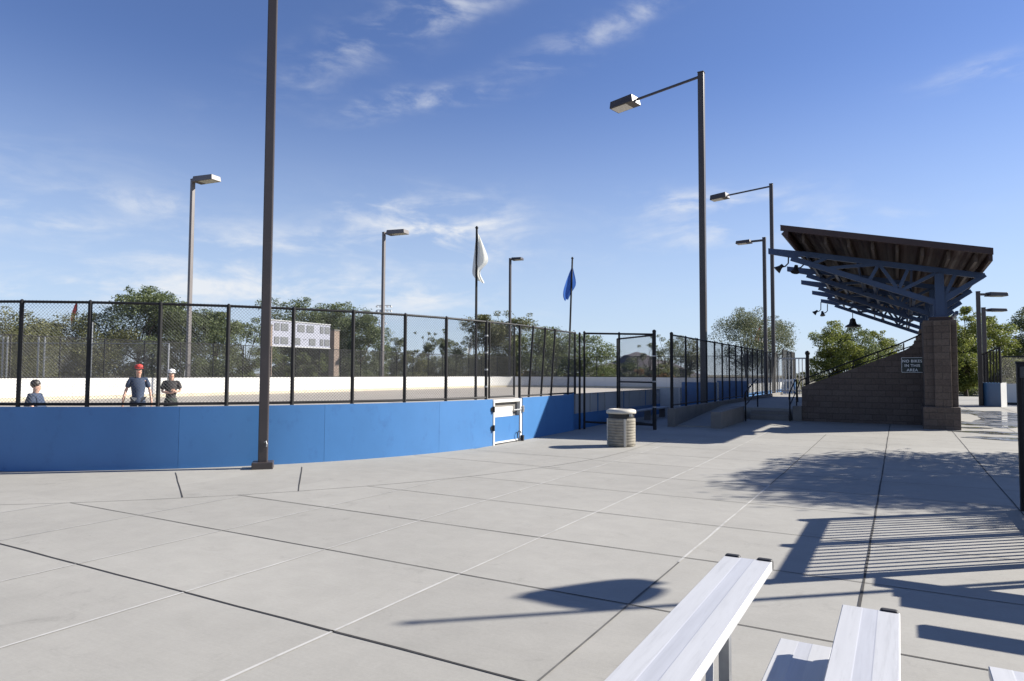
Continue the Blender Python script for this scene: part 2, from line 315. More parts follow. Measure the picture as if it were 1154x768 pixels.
def dup(o, loc, rz=0, label=None, group=None):
    r = o.copy(); COL.objects.link(r); r.location = loc; r.rotation_euler = (0, 0, rz); OFF[r.name] = tuple(loc)
    if label: r['label'] = label
    if group: r['group'] = group
    def rec(src, dst):
        for ch in list(src.children):
            c = ch.copy(); COL.objects.link(c); c.parent = dst; rec(ch, c)
    rec(o, r); return r
def struct(name, mb, m, **k): return tag(mb.build(name, m, **k), kind='structure')

# ---------------------------------------------------------------- ground, paving, rink floor
XR, RC = -8.34, 10.0; CX, CY = XR-RC, 14.5; XF = -43.5; YN, YE = 4.5, 77.0
mb = MB(); mb.add([(-700, -300, -.06), (700, -300, -.06), (700, 1200, -.06), (-700, 1200, -.06)], [(0, 1, 2, 3)]); struct('ground', mb, M_DIRT)
mb = MB(); ys = [-40, 13, 24, 62]; XE = 45
for i in range(3):
    a, b = ys[i], ys[i+1]; xa = -60 if i == 0 else XR-.06
    mb.add([(xa, a, gz(a)), (XE, a, gz(a)), (XE, b, gz(b)), (xa, b, gz(b))], [(0, 1, 2, 3)])
struct('plaza_paving', mb, M_PAVE)
def rink_path(off=0, step=radians(6)):
    """closed plan of the rink, counter-clockwise from the start of the near straight; off > 0 grows it"""
    pts = []; r = RC+off
    def arc(cx, cy, a0, a1):
        n = max(2, int(abs(a1-a0)/step))
        for i in range(n+1): t = a0+(a1-a0)*i/n; pts.append((cx+r*cos(t), cy+r*sin(t)))
    arc(CX, YE-RC, 0, pi/2); arc(XF+RC, YE-RC, pi/2, pi); arc(XF+RC, CY, pi, 1.5*pi); arc(CX, CY, 1.5*pi, 2*pi)
    return pts
pl = rink_path(-.04); mb = MB(); mb.add([(x, y, .008) for x, y in pl], [tuple(range(len(pl)))]); struct('rink_floor', mb, M_RINK)

# joints between the slabs
ROWS = [.34, 1.865, 3.39, 4.887, 6.38, 7.885, 9.47, 11.02, 12.55, 14.07, 15.6, 17.1, 18.65, 20.2, 21.7, 23.2]
COLS = [-12.6, -11.05, -9.5, -7.95, -6.404, -4.877, -3.30, -1.783, -.29, 1.303, 2.84, 4.4, 5.95, 7.5, 9.0]
RB = 13.1
dk, lt, cr = MB(), MB(), MB()
def strip(mb_, p, q, w, z=.004):
    p, q = Vector((*p, 0)), Vector((*q, 0)); d = (q-p); L = d.length; d.normalize(); a = Vector((-d.y, d.x, 0)); n = max(1, int(L/.5)); ca = []
    for i in range(n+1):
        c = p+d*L*i/n+a*R.uniform(-.004, .004); ww = w*R.uniform(.75, 1.2)/2
        for s_ in (1, -1): k = c+a*s_*ww; ca.append((k.x, k.y, gz(k.y)+z))
    mb_.add(ca, [(2*i, 2*i+1, 2*i+3, 2*i+2) for i in range(n)])
for j, y in enumerate(ROWS):
    if y > CY: x0 = CX+RB
    else:
        k = RB*RB-(y-CY)**2; x0 = CX+sqrt(k) if k > 0 else -40
        if k > 0 and j == 2: x0 = -40 if y < CY-RB else x0
    x1 = 9 if y < 21 else 9
    if y > 20.5: x0 = -4.4
    w = .018 if j in (2,) else .012 if j < 5 else .011
    strip(dk if j < 5 else cr, (x0, y), (x1, y), w)
for i, x in enumerate(COLS):
    y1 = 20.6 if i < 8 else 44
    if x < CX+RB: y1 = CY-sqrt(max(0, RB*RB-(x-CX)**2))
    if i == 5: y1 = 17.3
    if i < 7: strip(lt, (x, -4), (x, y1), .022 if i > 4 else .018)
    elif i == 7:
        strip(cr, (x, -4), (x, 6.2), .016); strip(lt, (x, 6.2), (x, 11.2), .022); strip(cr, (x, 11.2), (x, y1), .016)
    else: strip(dk, (x, -4), (x, y1), .02 if i == 8 else .016)
for t in range(-88, 0, 2):
    a, b = radians(t), radians(t+2); strip(cr, (CX+RB*cos(a), CY+RB*sin(a)), (CX+RB*cos(b), CY+RB*sin(b)), .012)
strip(cr, (CX+RB, CY), (CX+RB, 17.2), .012)
for p_, q_ in (((-10.75, 7.24), (-8.54, 5.87)), ((-9.45, 8.85), (-7.57, 7.03))): strip(dk, p_, q_, .016)
for y in (11.3, 12.8): strip(cr, (CX+sqrt((RC+.05)**2-(CY-y)**2), y), (-5.4, y-.1), .013)
struct('dark_paving_joint', dk, M_JOINT); struct('pale_paving_joint', lt, M_CAULK); struct('fine_paving_joint', cr, M_CRACK)
# puddle of hose water on the paving by the grandstand
mb = MB()
def blob(cx, cy, rx, ry, rot, n=40, seed=0):
    q = random.Random(seed); ph = [q.uniform(0, 6.28) for _ in range(5)]; ps = []
    for i in range(n):
        t = 2*pi*i/n; k = 1+.16*sin(2*t+ph[0])+.13*sin(3*t+ph[1])+.1*sin(5*t+ph[2])+.07*sin(9*t+ph[3]); a, b = rx*k*cos(t), ry*k*sin(t)
        ps.append((cx+a*cos(rot)-b*sin(rot), cy+a*sin(rot)+b*cos(rot)))
    return ps
for k, (cx, cy, rx, ry) in enumerate([(3.6, 29.5, 1.1, 5.0), (2.2, 27.5, .75, 1.2), (2.35, 23.4, 1.0, .5), (2.3, 21.6, .9, .42), (3.1, 35.5, 1.0, 2.6), (1.9, 25.2, .45, .45)]):
    ps = blob(cx, cy, rx, ry, 0, seed=k+3); mb.add([(x, y, gz(y)+.004+.0012*k) for x, y in ps], [tuple(range(len(ps)))])
struct('water_puddle', mb, M_PUD)

# ---------------------------------------------------------------- chain link and boards
def chain_quad(mb_, b0, b1, t0, t1, pitch, r):
    """diamond wire between the bottom edge b0-b1 and the top edge t0-t1"""
    b0, b1, t0, t1 = map(Vector, (b0, b1, t0, t1)); L = (b1-b0).length; H = (t0-b0).length
    def P(s, v): a, c = s/L, v/H; return (b0.lerp(b1, a)).lerp(t0.lerp(t1, a), c)
    n_ = ((b1-b0).cross(t0-b0)).normalized()
    k = -H
    while k < L:
        s0, s1 = max(0, k), min(L, k+H)
        if s1-s0 > .01:
            for A, B in (((s0, s0-k), (s1, s1-k)), ((s0, H-(s0-k)), (s1, H-(s1-k)))):
                p, q = P(*A), P(*B); d = (q-p).normalized(); e = n_.cross(d)
                o = [n_*r, e*r*.87-n_*r*.5, -e*r*.87-n_*r*.5]
                mb_.add([p+x for x in o]+[q+x for x in o], [(0, 1, 4, 3), (1, 2, 5, 4), (2, 0, 3, 5)])
        k += pitch

def arcpt(t, r=RC): return (CX+r*cos(radians(t)), CY+r*sin(radians(t)))
boards = thing('rink_boards', 'blue clad dasher boards with white inner face curving around the skating rink', 'rink boards', (XR, CY, 0))
def board_panel(pts, h, recess=False, nm='board_panel'):
    """one sheet of the boards between plan points (outer edge, in order); pts run with the rink on the left hand side"""
    m_ = MB(); n = len(pts); T = .11
    nr = []
    for i in range(n):
        a, b = pts[max(0, i-1)], pts[min(n-1, i+1)]; d = Vector((b[0]-a[0], b[1]-a[1])).normalized(); nr.append(Vector((d.y, -d.x)))
    o = lambda i, off, z: (pts[i][0]+nr[i].x*off, pts[i][1]+nr[i].y*off, z)
    def wall(off, z0, z1, mi):
        m_.add([o(i, off, z0) for i in range(n)]+[o(i, off, z1) for i in range(n)], [(i, i+1, n+i+1, n+i) for i in range(n-1)], mi)
    def cap(o0, o1, z, mi):
        m_.add([o(i, o0, z) for i in range(n)]+[o(i, o1, z) for i in range(n)], [(i, i+1, n+i+1, n+i) for i in range(n-1)], mi)
    out = -.22 if recess else 0
    ins = -T-.22 if recess else -T
    wall(out, -.05, .5 if recess else h, 0)
    if recess:
        wall(out-.03, .5, h, 1); cap(out, out-.03, .5, 0)
        for i in range(n-1):
            p, q = Vector(o(i, out-.01, 0)), Vector(o(i+1, out-.01, 0)); L = (q-p).length
            for k in range(max(1, int(L/.8))):
                c = p.lerp(q, (k+.5)/max(1, int(L/.8))); m_.box((c.x, c.y, .8), (.04, .06, 2*(h-.8)), 1, atan2(q.y-p.y, q.x-p.x)+pi/2)
    wall(ins, .22, h, 1); wall(ins+.004, -.05, .22, 2); cap(ins, ins+.004, .22, 2)
    cap(out, ins, h, 1 if not recess else 1)
    for i in (0, n-1): m_.add([o(i, out, -.05), o(i, ins, -.05), o(i, ins, h), o(i, out, h)], [(0, 1, 2, 3)], 0)
    return m_.build(nm, [M_BLUE, M_GREYW if recess else M_WHITE, M_YEL], boards, smooth=not recess)
# visible curve: sheets about 2.6 m long with a hair of a gap
seams = [-90, -76, -61.5, -44, -29.5, -14.6]
D0, D1 = -4.5, 3.1          # the door
for a, b in zip(seams, seams[1:]+[D0]):
    g = .012; k = max(2, int((b-a)/1.6)); board_panel([arcpt(a+g+(b-a-2*g)*i/k) for i in range(k+1)], 1.1)
YD1 = 15.08; YC = 18.25
board_panel([(XR, YD1+.06), (XR, YC)], 1.1)
y = YC+.012
while y < YE-RC:
    y2 = min(y+2.4, YE-RC); board_panel([(XR, y), (XR, y2-.012)], 1.1, True); y = y2
k = 6
full = rink_path()
def seg_line(p, q, n, h):
    for i in range(n):
        a = Vector(p).lerp(Vector(q), i/n); b = Vector(p).lerp(Vector(q), (i+1)/n); b = b-(b-a).normalized()*.008; board_panel([tuple(a), tuple(b)], h)
def seg_arc(cx, cy, a0, a1, n, h):
    for i in range(n):
        b0, b1 = a0+(a1-a0)*i/n, a0+(a1-a0)*(i+1)/n; board_panel([(cx+RC*cos(radians(b0+(b1-b0)*j/5-.02*(j == 5))), cy+RC*sin(radians(b0+(b1-b0)*j/5-.02*(j == 5)))) for j in range(6)], h)
HB = 1.3
seg_arc(CX, YE-RC, 0, 90, 5, HB); seg_line((CX, YE), (XF+RC, YE), 6, HB); seg_arc(XF+RC, YE-RC, 90, 180, 5, HB)
seg_line((XF, YE-RC), (XF, CY), 20, HB); seg_arc(XF+RC, CY, 180, 270, 5, HB); seg_line((XF+RC, YN), (CX, YN), 5, 1.1)
# the door in the near boards
yd0 = arcpt(D0)[1]; xd = arcpt(D0)[0]
p0, p1 = Vector((xd, yd0, 0)), Vector((XR, YD1, 0)); dd = (p1-p0).normalized(); dn = Vector((dd.y, -dd.x, 0)); DL = (p1-p0).length
def dp(s_, z, o=0): v = p0+dd*s_+dn*o; return (v.x, v.y, z)
mb = MB()
for s0, s1, z0, z1, o in ((.03, .09, 0, 1.08, .01), (DL-.11, DL-.02, 0, 1.08, .02), (.09, DL-.11, 1.01, 1.08, .01), (.09, DL-.11, .04, .08, .01)):
    mb.prism([dp(s0, z0, -.1), dp(s1, z0, -.1), dp(s1, z1, -.1), dp(s0, z1, -.1)], dn*(.1+o))
door = mb.build('door', [M_WHITE], boards, bevel=.006)
mb = MB(); mb.prism([dp(.09, .08, -.09), dp(DL-.11, .08, -.09), dp(DL-.11, .66, -.09), dp(.09, .66, -.09)], dn*.085); mb.build('door_panel', [M_BLUE], door)
mb = MB(); mb.prism([dp(.09, .664, -.1), dp(DL-.40, .664, -.1), dp(DL-.40, .9, -.1), dp(.09, .9, -.1)], dn*.07); mb.build('latch_plate', [M_WHITE], door)
mb = MB(); mb.prism([dp(.09, .664, -.1), dp(DL-.11, .664, -.1), dp(DL-.11, 1.01, -.1), dp(.09, 1.01, -.1)], dn*.02); mb.build('recess', [M_CONC], door)
for z in (.42, .86):
    mb = MB(); mb.tube(dp(.0, z-.07, .035), dp(.0, z+.07, .035), .028, n=10); mb.prism([dp(-.07, z-.04, 0), dp(.06, z-.04, 0), dp(.06, z+.04, 0), dp(-.07, z+.04, 0)], dn*.02); mb.build('hinge', [M_DARK], door, smooth=False)
mb = MB(); mb.beam(dp(DL-.38, .8, -.01), dp(DL+.07, .81, .03), .035, .035); mb.beam(dp(DL+.0, .74, .04), dp(DL+.0, .9, .04), .05, .05); mb.build('latch', [M_GALV], door, bevel=.004)
mb = MB(); mb.beam(dp(DL-.06, .02, .05), dp(DL-.05, .16, .05), .09, .05); mb.path([dp(DL-.2+.09*cos(t), .17+.11*sin(t), .05) for t in [i*pi/8 for i in range(1, 15)]], .012, 6); mb.build('bolt', [M_DARK], door)
mb = MB(); mb.box((XR-.165, YC+.004, .55), (.33, .03, 1.2)); mb.build('end_board', [M_BLUE], boards)

# fence standing on the near boards
near_posts = [-89, -82.4, -75.8, -67, -59.3, -52.7, -46.1, -39.6, -33.0, -26.3, -19.6, -13.3, -5.6]
rf = thing('rink_fence', 'tall black chain link fence standing on the curved blue boards', 'fence', (XR, CY, 1.1), )
ZT = 2.93
pp = [arcpt(t, RC-.055) for t in near_posts]
def post(par, b, t, r=.036, m_=M_BLACK, nm='post', n=10):
    q = MB(); q.tube(b, t, r, n=n); tt = Vector(t); q.lathe((tt.x, tt.y, tt.z), [(r*1.12, -.03), (r*1.12, .01), (r*.6, .035), (.004, .045)], n=n); return q.build(nm, [m_], par, smooth=False)
for x, y in pp: post(rf, (x, y, 1.1), (x, y, ZT))
xe = XR-.055
wires = MB()
for a, b in zip(pp, pp[1:]): chain_quad(wires, (*a, 1.15), (*b, 1.15), (*a, ZT+.03), (*b, ZT+.03), .06, .0024)
gate_a, gate_b = (*pp[-1],), (xe, 14.86)
g0 = arcpt(-4.9, RC-.055)
chain_quad(wires, (*g0, 1.15), (xe, 14.78, 1.15), (*g0, ZT-.04), (xe, 14.78, ZT-.04), .08, .003)
tilt = lambda y_: .10 if 15.3 < y_ < 18 else 0
sp_ = [15.06, 15.55, 16.25, 16.85, 18.45]
post(rf, (g0[0], g0[1], 1.12), (g0[0], g0[1], ZT-.02), .026); post(rf, (xe, 14.78, 1.12), (xe, 14.78, ZT-.02), .026)
for y in sp_: post(rf, (xe, y, 1.1), (xe+tilt(y), y+tilt(y)*.6, ZT), .036 if y in (15.06, 18.45) else .03)
for a, b in zip(sp_, sp_[1:]): chain_quad(wires, (xe, a, 1.15), (xe, b, 1.15), (xe+tilt(a), a+tilt(a)*.6, ZT), (xe+tilt(b), b+tilt(b)*.6, ZT), .06, .002)
wires.build('chain_link', [M_WIRE], rf)
mb = MB(); mb.path([(x, y, ZT) for x, y in pp]+[(xe, 15.06, ZT+.02)]+[(xe+.06, 16.2, ZT), (xe, 18.45, ZT)], .024, 8); mb.build('top_rail', [M_BLACK], rf)
mb = MB(); mb.path([(x, y, 1.145) for x, y in pp], .026, 8); mb.path([(g0[0], g0[1], 1.15), (xe, 14.78, 1.15)], .022, 8); mb.path([(xe, 15.06, 1.145), (xe, 18.45, 1.145)], .022, 8); mb.build('bottom_rail', [M_BLACK], rf)
for i, z in enumerate((1.4, 1.8, 2.2, 2.6)):
    mb = MB(); mb.lathe((pp[-1][0], pp[-1][1], z), [(.044, -.02), (.046, 0), (.044, .02)], n=10); mb.build('tension_band', [M_GALV], rf)

# fence along the far boards
ff = thing('perimeter_fence', 'long black chain link fence above the white boards across the rink', 'fence', (XF, 40, HB))
fp = [(x, y) for x, y in rink_path(-.05)]
def resample(pts, step):
    out = [Vector((*pts[0], 0))]; acc = 0
    for a, b in zip(pts, pts[1:]):
        a, b = Vector((*a, 0)), Vector((*b, 0)); L = (b-a).length; s_ = step-acc
        while s_ <= L: out.append(a.lerp(b, s_/L)); s_ += step
        acc = (acc+L) % step if L else acc
    return [(p.x, p.y) for p in out]
cut = [p for p in fp if not (p[0] > CX+3 and p[1] < 40)]
cut = cut[:int(len(cut))]
fpts = resample([(XR-.06, 60.)]+cut, 2.6); fpts = [p for p in fpts if not (p[1] < 30 and p[0] > XF+14)]
wires = MB(); ZF = 3.75
for a, b in zip(fpts, fpts[1:]): chain_quad(wires, (*a, HB), (*b, HB), (*a, ZF), (*b, ZF), .1, .0052)
wires.build('chain_link', [M_WIREF], ff)
for x, y in fpts: post(ff, (x, y, HB), (x, y, ZF), .04, n=6)
mb = MB(); mb.path([(x, y, ZF) for x, y in fpts], .03, 6); mb.build('top_rail', [M_BLACK], ff)
mb = MB(); mb.path([(x, y, HB+.05) for x, y in fpts], .03, 6); mb.build('bottom_rail', [M_BLACK], ff)

# gate bay between the boards and the ramp
gf = thing('gate_bay_fence', 'black chain link fence bay bridging the rink corner and the thick gate post', 'fence', (-7.3, 19.2, gz(19.2)))
A, B = Vector((-8.22, 18.75, 0)), Vector((-6.34, 19.64, 0)); mid = A.lerp(B, .5)
post(gf, (*A.xy, .03), (*A.xy, 2.96), .034); post(gf, (A.x-.1, A.y-.12, .03), (A.x-.1, A.y-.12, 2.92), .034)
post(gf, (*mid.xy, .2), (*mid.xy, 2.93), .032); post(gf, (*B.xy, gz(B.y)-.02), (*B.xy, 3.0), .054)
for nm, za, zb in (('top_rail', 2.93, 2.9), ('bottom_rail', .27, .2)):
    mb = MB(); mb.tube((*A.xy, za), (*B.xy, zb), .03); mb.build(nm, [M_BLACK], gf)
mb = MB(); chain_quad(mb, (*mid.xy, .24), (*B.xy, .2), (*mid.xy, 2.92), (*B.xy, 2.9), .08, .0024); mb.build('chain_link', [M_WIRE], gf)
for i in range(7):
    mb = MB(); mb.lathe((*B.xy, .35+.38*i), [(.058, -.02), (.062, 0), (.058, .02)], n=12); mb.build('tension_band', [M_GALV if i % 2 else M_BLACK], gf)
lg = thing('gate_leaf', 'open black chain link gate leaf swung inward from the thick post', 'gate', (-6.4, 19.75, .15))
A2, B2 = Vector((-8.05, 21.05, 0)), Vector((-6.42, 19.76, 0))
mb = MB()
for p, q in (((*A2.xy, .2), (*A2.xy, 2.86)), ((*B2.xy, .2), (*B2.xy, 2.86)), ((*A2.xy, 2.86), (*B2.xy, 2.88)), ((*A2.xy, .2), (*B2.xy, .2)), ((*A2.xy, 1.46), (*B2.xy, 1.46))): mb.tube(p, q, .027)
mb.build('frame', [M_BLACK], lg)
mb = MB(); chain_quad(mb, (*A2.xy, .2), (*B2.xy, .2), (*A2.xy, 2.86), (*B2.xy, 2.86), .08, .0024); mb.build('chain_link', [M_WIRE], lg)
for z in (.6, 2.4):
    mb = MB(); mb.tube((B2.x+.03, B2.y-.05, z-.06), (B2.x+.03, B2.y-.05, z+.06), .03); mb.build('hinge', [M_BLACK], lg)

# ---------------------------------------------------------------- ramp, walkway, low wall, steps
mb = MB()
mb.prism([(-6.1, 21.2, .02), (-6.1, 27.5, .02), (-6.1, 27.5, .5), (-6.1, 21.2, .104)], (1.15, 0, 0)); struct('access_ramp', mb, M_PAVE)
mb = MB(); mb.prism([(-4.95, 26.0, .02), (-4.95, 44.5, .02), (-4.95, 44.5, .5), (-4.95, 26.0, .5)], (2.0, 0, 0)); mb.prism([(-6.1, 27.5, .02), (-6.1, 44.5, .02), (-6.1, 44.5, .5), (-6.1, 27.5, .5)], (1.15, 0, 0)); struct('raised_walkway', mb, M_PAVE)
mb = MB()
for i in range(2): mb.box((-4.03, 25.8-.3*i-.0, .05+(.367-.133*i)/2), (1.3, .3, .367-.133*i))
struct('walkway_steps', mb, M_CONC, bevel=.01)
mb = MB(); mb.prism([(-6.32, 20.85, -.02), (-6.32, 43.6, -.02), (-6.32, 43.6, .66), (-6.32, 20.85, .65)], (.22, 0, 0)); tag(mb.build('low_wall', [M_CONC], bevel=.012), 'long low grey concrete wall under the ramp fence', 'low wall')
mb = MB(); mb.prism([(-5.0, 20.9, -.02), (-5.0, 24.4, -.02), (-5.0, 24.4, .62), (-5.0, 20.9, .58)], (.32, 0, 0)); tag(mb.build('cheek_wall', [M_CONC], bevel=.015), 'short concrete cheek wall between the ramp and the walkway steps', 'low wall')
rfn = thing('ramp_fence', 'tall black chain link fence on the low wall beside the ramp', 'fence', (-6.21, 20.9, .65))
ry = [20.97, 22.6, 24.09, 25.4]+[26.7+1.3*i for i in range(13)]
wires = MB()
for i, y in enumerate(ry): post(rfn, (-6.21, y, .05 if i == 0 else .6), (-6.21, y, 3.0 if i == 0 else 2.96), .05 if i == 0 else .034)
for a, b in zip(ry, ry[1:]): chain_quad(wires, (-6.21, a, .72), (-6.21, b, .72), (-6.21, a, 2.94), (-6.21, b, 2.94), .085, .0028)
wires.build('chain_link', [M_WIRE], rfn)
mb = MB(); mb.tube((-6.21, ry[0], 2.95), (-6.21, ry[-1], 2.95), .025); mb.build('top_rail', [M_BLACK], rfn)
mb = MB(); mb.tube((-6.21, ry[0], .74), (-6.21, ry[-1], .74), .022); mb.build('bottom_rail', [M_BLACK], rfn)
# white hinged panel of the players' box
pb = thing('players_box_door', 'white door panel standing open on the shaded boards behind the ramp fence', 'door', (-8.2, 26.3, .02))
mb = MB(); mb.box((-7.85, 26.2, .62), (.75, .06, 1.1)); mb.build('panel', [M_GREYW], pb, bevel=.01)
mb = MB(); mb.box((-7.45, 26.18, .62), (.05, .1, 1.12)); mb.build('edge_trim', [M_WHITE], pb, bevel=.008)
mb = MB(); mb.box((-8.3, 26.2, .9), (.12, .1, .1)); mb.build('hinge', [M_GALV], pb)
pbn = thing('players_bench', 'long pale bench plank in the shade along the boards behind the ramp fence', 'bench', (-7.6, 23, .02))
mb = MB(); mb.box((-7.75, 23.2, .46), (.3, 4.2, .05)); mb.build('seat', [M_GREYW], pbn, bevel=.008)
for y in (21.5, 23.2, 24.9):
    mb = MB(); mb.box((-7.75, y, .22), (.22, .06, .43)); mb.build('leg', [M_GREYP], pbn)
for k, y in enumerate((29.0, 35.5)):
    b = thing('players_box_panel', ('blue divider panel of the players box nearer the gate', 'blue divider panel of the players box farther up the ramp')[k], 'panel', (-7.6, y, .02))
    mb = MB(); mb.box((-7.4, y, .7), (1.5, .08, 1.35)); mb.build('sheet', [M_BLUE], b, bevel=.008)
    mb = MB(); mb.box((-6.62, y, .7), (.06, .12, 1.37)); mb.build('edge_trim', [M_WHITE], b)
# end fence of the walkway, pale pickets in the sun
ef = thing('picket_fence', 'pale sunlit picket fence closing the far end of the walkway', 'fence', (-5.7, 44, .5))
for i in range(9):
    mb = MB(); mb.box((-6.4+.19*i, 44.2, 1.62), (.05, .05, 2.2)); mb.build('picket', [M_GREYW], ef)
for z in (.75, 2.7):
    mb = MB(); mb.box((-5.65, 44.27, z), (1.8, .06, .08)); mb.build('rail', [M_GREYW], ef)
gp = thing('gate_pier', 'dark gate post with a ball finial at the end of the walkway', 'post', (-4.75, 44, .5))
mb = MB(); mb.box((-4.75, 44, 1.7), (.18, .18, 2.4)); mb.build('shaft', [M_BLACK], gp, bevel=.01)
mb = MB(); mb.lathe((-4.75, 44, 3.0), [(.02, -.16), (.11, -.11), (.15, 0), (.11, .11), (.02, .15)], n=14); mb.build('finial', [M_BLACK], gp, smooth=True)
# handrails of the steps
def handrail(x, label, y0, y1):
    h = thing('handrail', label, 'handrail', (x, y0, gz(y0)), 'handrails of the walkway steps'); z0, z1 = gz(y0), .5
    mb = MB(); mb.path([(x, y0-.02, z0+.72), (x, y0-.12, z0+.8), (x, y0-.1, z0+.93), (x, y0+.1, z0+1.02), (x, y1, z1+1.02), (x, y1+.35, z1+1.02)], .024, 8); mb.build('top_rail', [M_BLACK], h, smooth=True)
    mb = MB(); mb.path([(x, y0, z0+.55), (x, y1, z1+.55), (x, y1+.3, z1+.55)], .02, 8); mb.build('middle_rail', [M_BLACK], h)
    for yy, za in ((y0, z0), (y1+.3, z1)):
        mb = MB(); mb.tube((x, yy, za), (x, yy, za+1.02), .024); mb.build('post', [M_BLACK], h)
handrail(-4.62, 'black tube handrail rising beside the cheek wall', 24.3, 26.3); handrail(-3.3, 'black tube handrail at the foot of the grandstand wall', 25.1, 26.6)

# ---------------------------------------------------------------- grandstand
gs = thing('grandstand', 'open grandstand with brown pitched roof on blue steel trusses over a block wall', 'grandstand', (0, 25, .1))
YW = 25.6
mb = MB()
prof = [(-2.97, -.05), (.72, -.05), (.72, 2.98), (.52, 2.83), (.33, 2.63), (.18, 2.53), (-.02, 2.45), (-2.97, 1.28)]
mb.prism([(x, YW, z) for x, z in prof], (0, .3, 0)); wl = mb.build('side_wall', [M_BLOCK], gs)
mb = MB(); mb.box((-3.12, 25.75, .3), (.3, .5, .62)); mb.build('wall_plinth', [M_CONC], gs, bevel=.02)
mb = MB()
for i in range(6): mb.prism([(-2.9+.62*i, 25.93, -.02), (1.3, 25.93, -.02), (1.3, 25.93, .55+.36*i), (-2.9+.62*i, 25.93, .55+.36*i)], (0, 18.3, 0))
mb.build('seating_tier', [M_CONC], gs)
TY = [24.5, 29.0, 33.5, 38.0, 42.5]
def tc(x): return 6.08-.2185*(x+3.83)          # top chord
def bc(x): return 5.73-.433*(x+3.08)           # bottom chord
for k, y in enumerate(TY):
    yb = 24.05 if k == 0 else y-.45
    pr = MB(); pr.box((1.09, yb+.85, 2.05), (.86, 1.7, 2.66)); pr.box((1.135, yb+.80, 2.03), (.43, 1.94, 2.62))
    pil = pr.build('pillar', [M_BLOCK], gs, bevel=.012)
    mb = MB(); mb.box((1.08, yb+.82, .36), (.95, 2.06, .82)); mb.build('pillar_base', [M_BLOCK], pil, bevel=.02)
    mb = MB(); mb.box((1.13, yb+.84, 3.42), (.62, 1.5, .12)); mb.build('pillar_cap', [M_DECK], pil, bevel=.015)
    t = MB(); w = .137
    t.prism([(-3.83, y-w/2, 6.06), (-3.83, y-w/2, 5.87), (-3.1, y-w/2, 5.68), (-2.6, y-w/2, tc(-2.6)-.12), (-2.6, y-w/2, tc(-2.6)+.02)], (0, w, 0))
    t.beam((-2.75, y, tc(-2.75)-.06), (2.27, y, tc(2.27)-.06), .13, .17); t.beam((-3.1, y, 5.66), (1.05, y, bc(1.05)), .13, .17); t.beam((1.15, y, 3.98), (2.3, y, 4.72), .14, .2, h2=.12)
    t.beam((1.13, y, 3.48), (1.13, y, tc(1.13)-.16), .24, .24, up=(0, 1, 0)); t.beam((1.13, y, 3.47), (1.13, y, 3.53), .42, .42, up=(0, 1, 0)); t.beam((1.13, y, 3.5), (1.13, y, 4.0), .36, .12, up=(0, 1, 0))
    t.build('roof_truss', [M_TRUSS], gs)
    for xa, za, xb, zb in ((-1.95, bc(-1.95), -.53, tc(-.53)-.1), (-.5, tc(-.5)-.1, -.78, bc(-.78)), (-.48, tc(-.48)-.1, .05, bc(.05)), (.32, tc(.32)-.1, .03, bc(.03)), (.08, bc(.08), 1.05, tc(1.05)-.15), (-2.4, bc(-2.4), -2.0, tc(-2.0)-.1), (1.25, 4.1, 1.55, tc(1.55)-.1)):
        mb = MB(); mb.beam((xa, y, za), (xb, y, zb), .09, .1); mb.build('truss_web', [M_TRUSS], gs)
# cross bracing between the trusses, seen under the roof
for k in range(4):
    for x in (-2.6, -1.1, .4):
        mb = MB(); mb.beam((x, TY[k], bc(x)), (x, TY[k+1], tc(x)-.15), .06, .06); mb.beam((x, TY[k], tc(x)-.15), (x, TY[k+1], bc(x)), .06, .06); mb.build('cross_brace', [M_TRUSS], gs)
Y0, Y1 = 22.1, 44.9
def dz(x): return 6.30-.2225*(x+3.03)
mb = MB(); xs = [-3.06+.0816*i for i in range(66)]       # ribbed decking
def dkz(i): return dz(xs[i])-.1+(.035 if i % 4 in (1, 2) else 0)
n = len(xs); vs = [(xs[i], yy, dkz(i)) for yy in (Y0+.02, Y1-.02) for i in range(n)]+[(xs[i], yy, dz(xs[i])) for yy in (Y0+.02, Y1-.02) for i in range(n)]
mb.add(vs, [(i, i+1, n+i+1, n+i) for i in range(n-1)]+[(2*n+i, 3*n+i, 3*n+i+1, 2*n+i+1) for i in range(n-1)])
rf_ = mb.build('roof', [M_DECK], gs)
mb = MB(); mb.prism([(-3.1, Y0, dz(-3.1)+.03), (2.27, Y0, dz(2.27)+.03), (2.27, Y0, dz(2.27)-.15), (-3.1, Y0, dz(-3.1)-.15)], (0, .06, 0)); mb.build('rake_fascia', [M_DECK], rf_)
mb = MB(); mb.prism([(-3.1, Y1, dz(-3.1)+.03), (2.27, Y1, dz(2.27)+.03), (2.27, Y1, dz(2.27)-.15), (-3.1, Y1, dz(-3.1)-.15)], (0, -.06, 0)); mb.build('rake_fascia', [M_DECK], rf_)
mb = MB(); mb.prism([(-3.12, Y0-.002, dz(-3.1)+.032), (-3.0, Y0-.002, dz(-3.1)-.18), (-3.08, Y0-.002, dz(-3.1)-.26), (-2.94, Y0-.002, dz(-3.1)-.40), (-2.88, Y0-.002, dz(-3.1)-.40), (-2.88, Y0-.002, dz(-2.9)-.16)], (0, Y1-Y0+.004, 0)); mb.build('eave_beam', [M_DECK], rf_)
mb = MB(); mb.box((2.22, (Y0+Y1)/2, dz(2.22)-.18), (.08, Y1-Y0-.16, .28)); mb.build('rear_gutter', [M_DECK], rf_)
for i in range(8):
    x = -2.5+.63*i; mb = MB(); mb.box((x, (Y0+Y1)/2+.15, dz(x)-.235), (.075, Y1-Y0-.5, .22)); mb.build('purlin', [M_PURL], rf_)
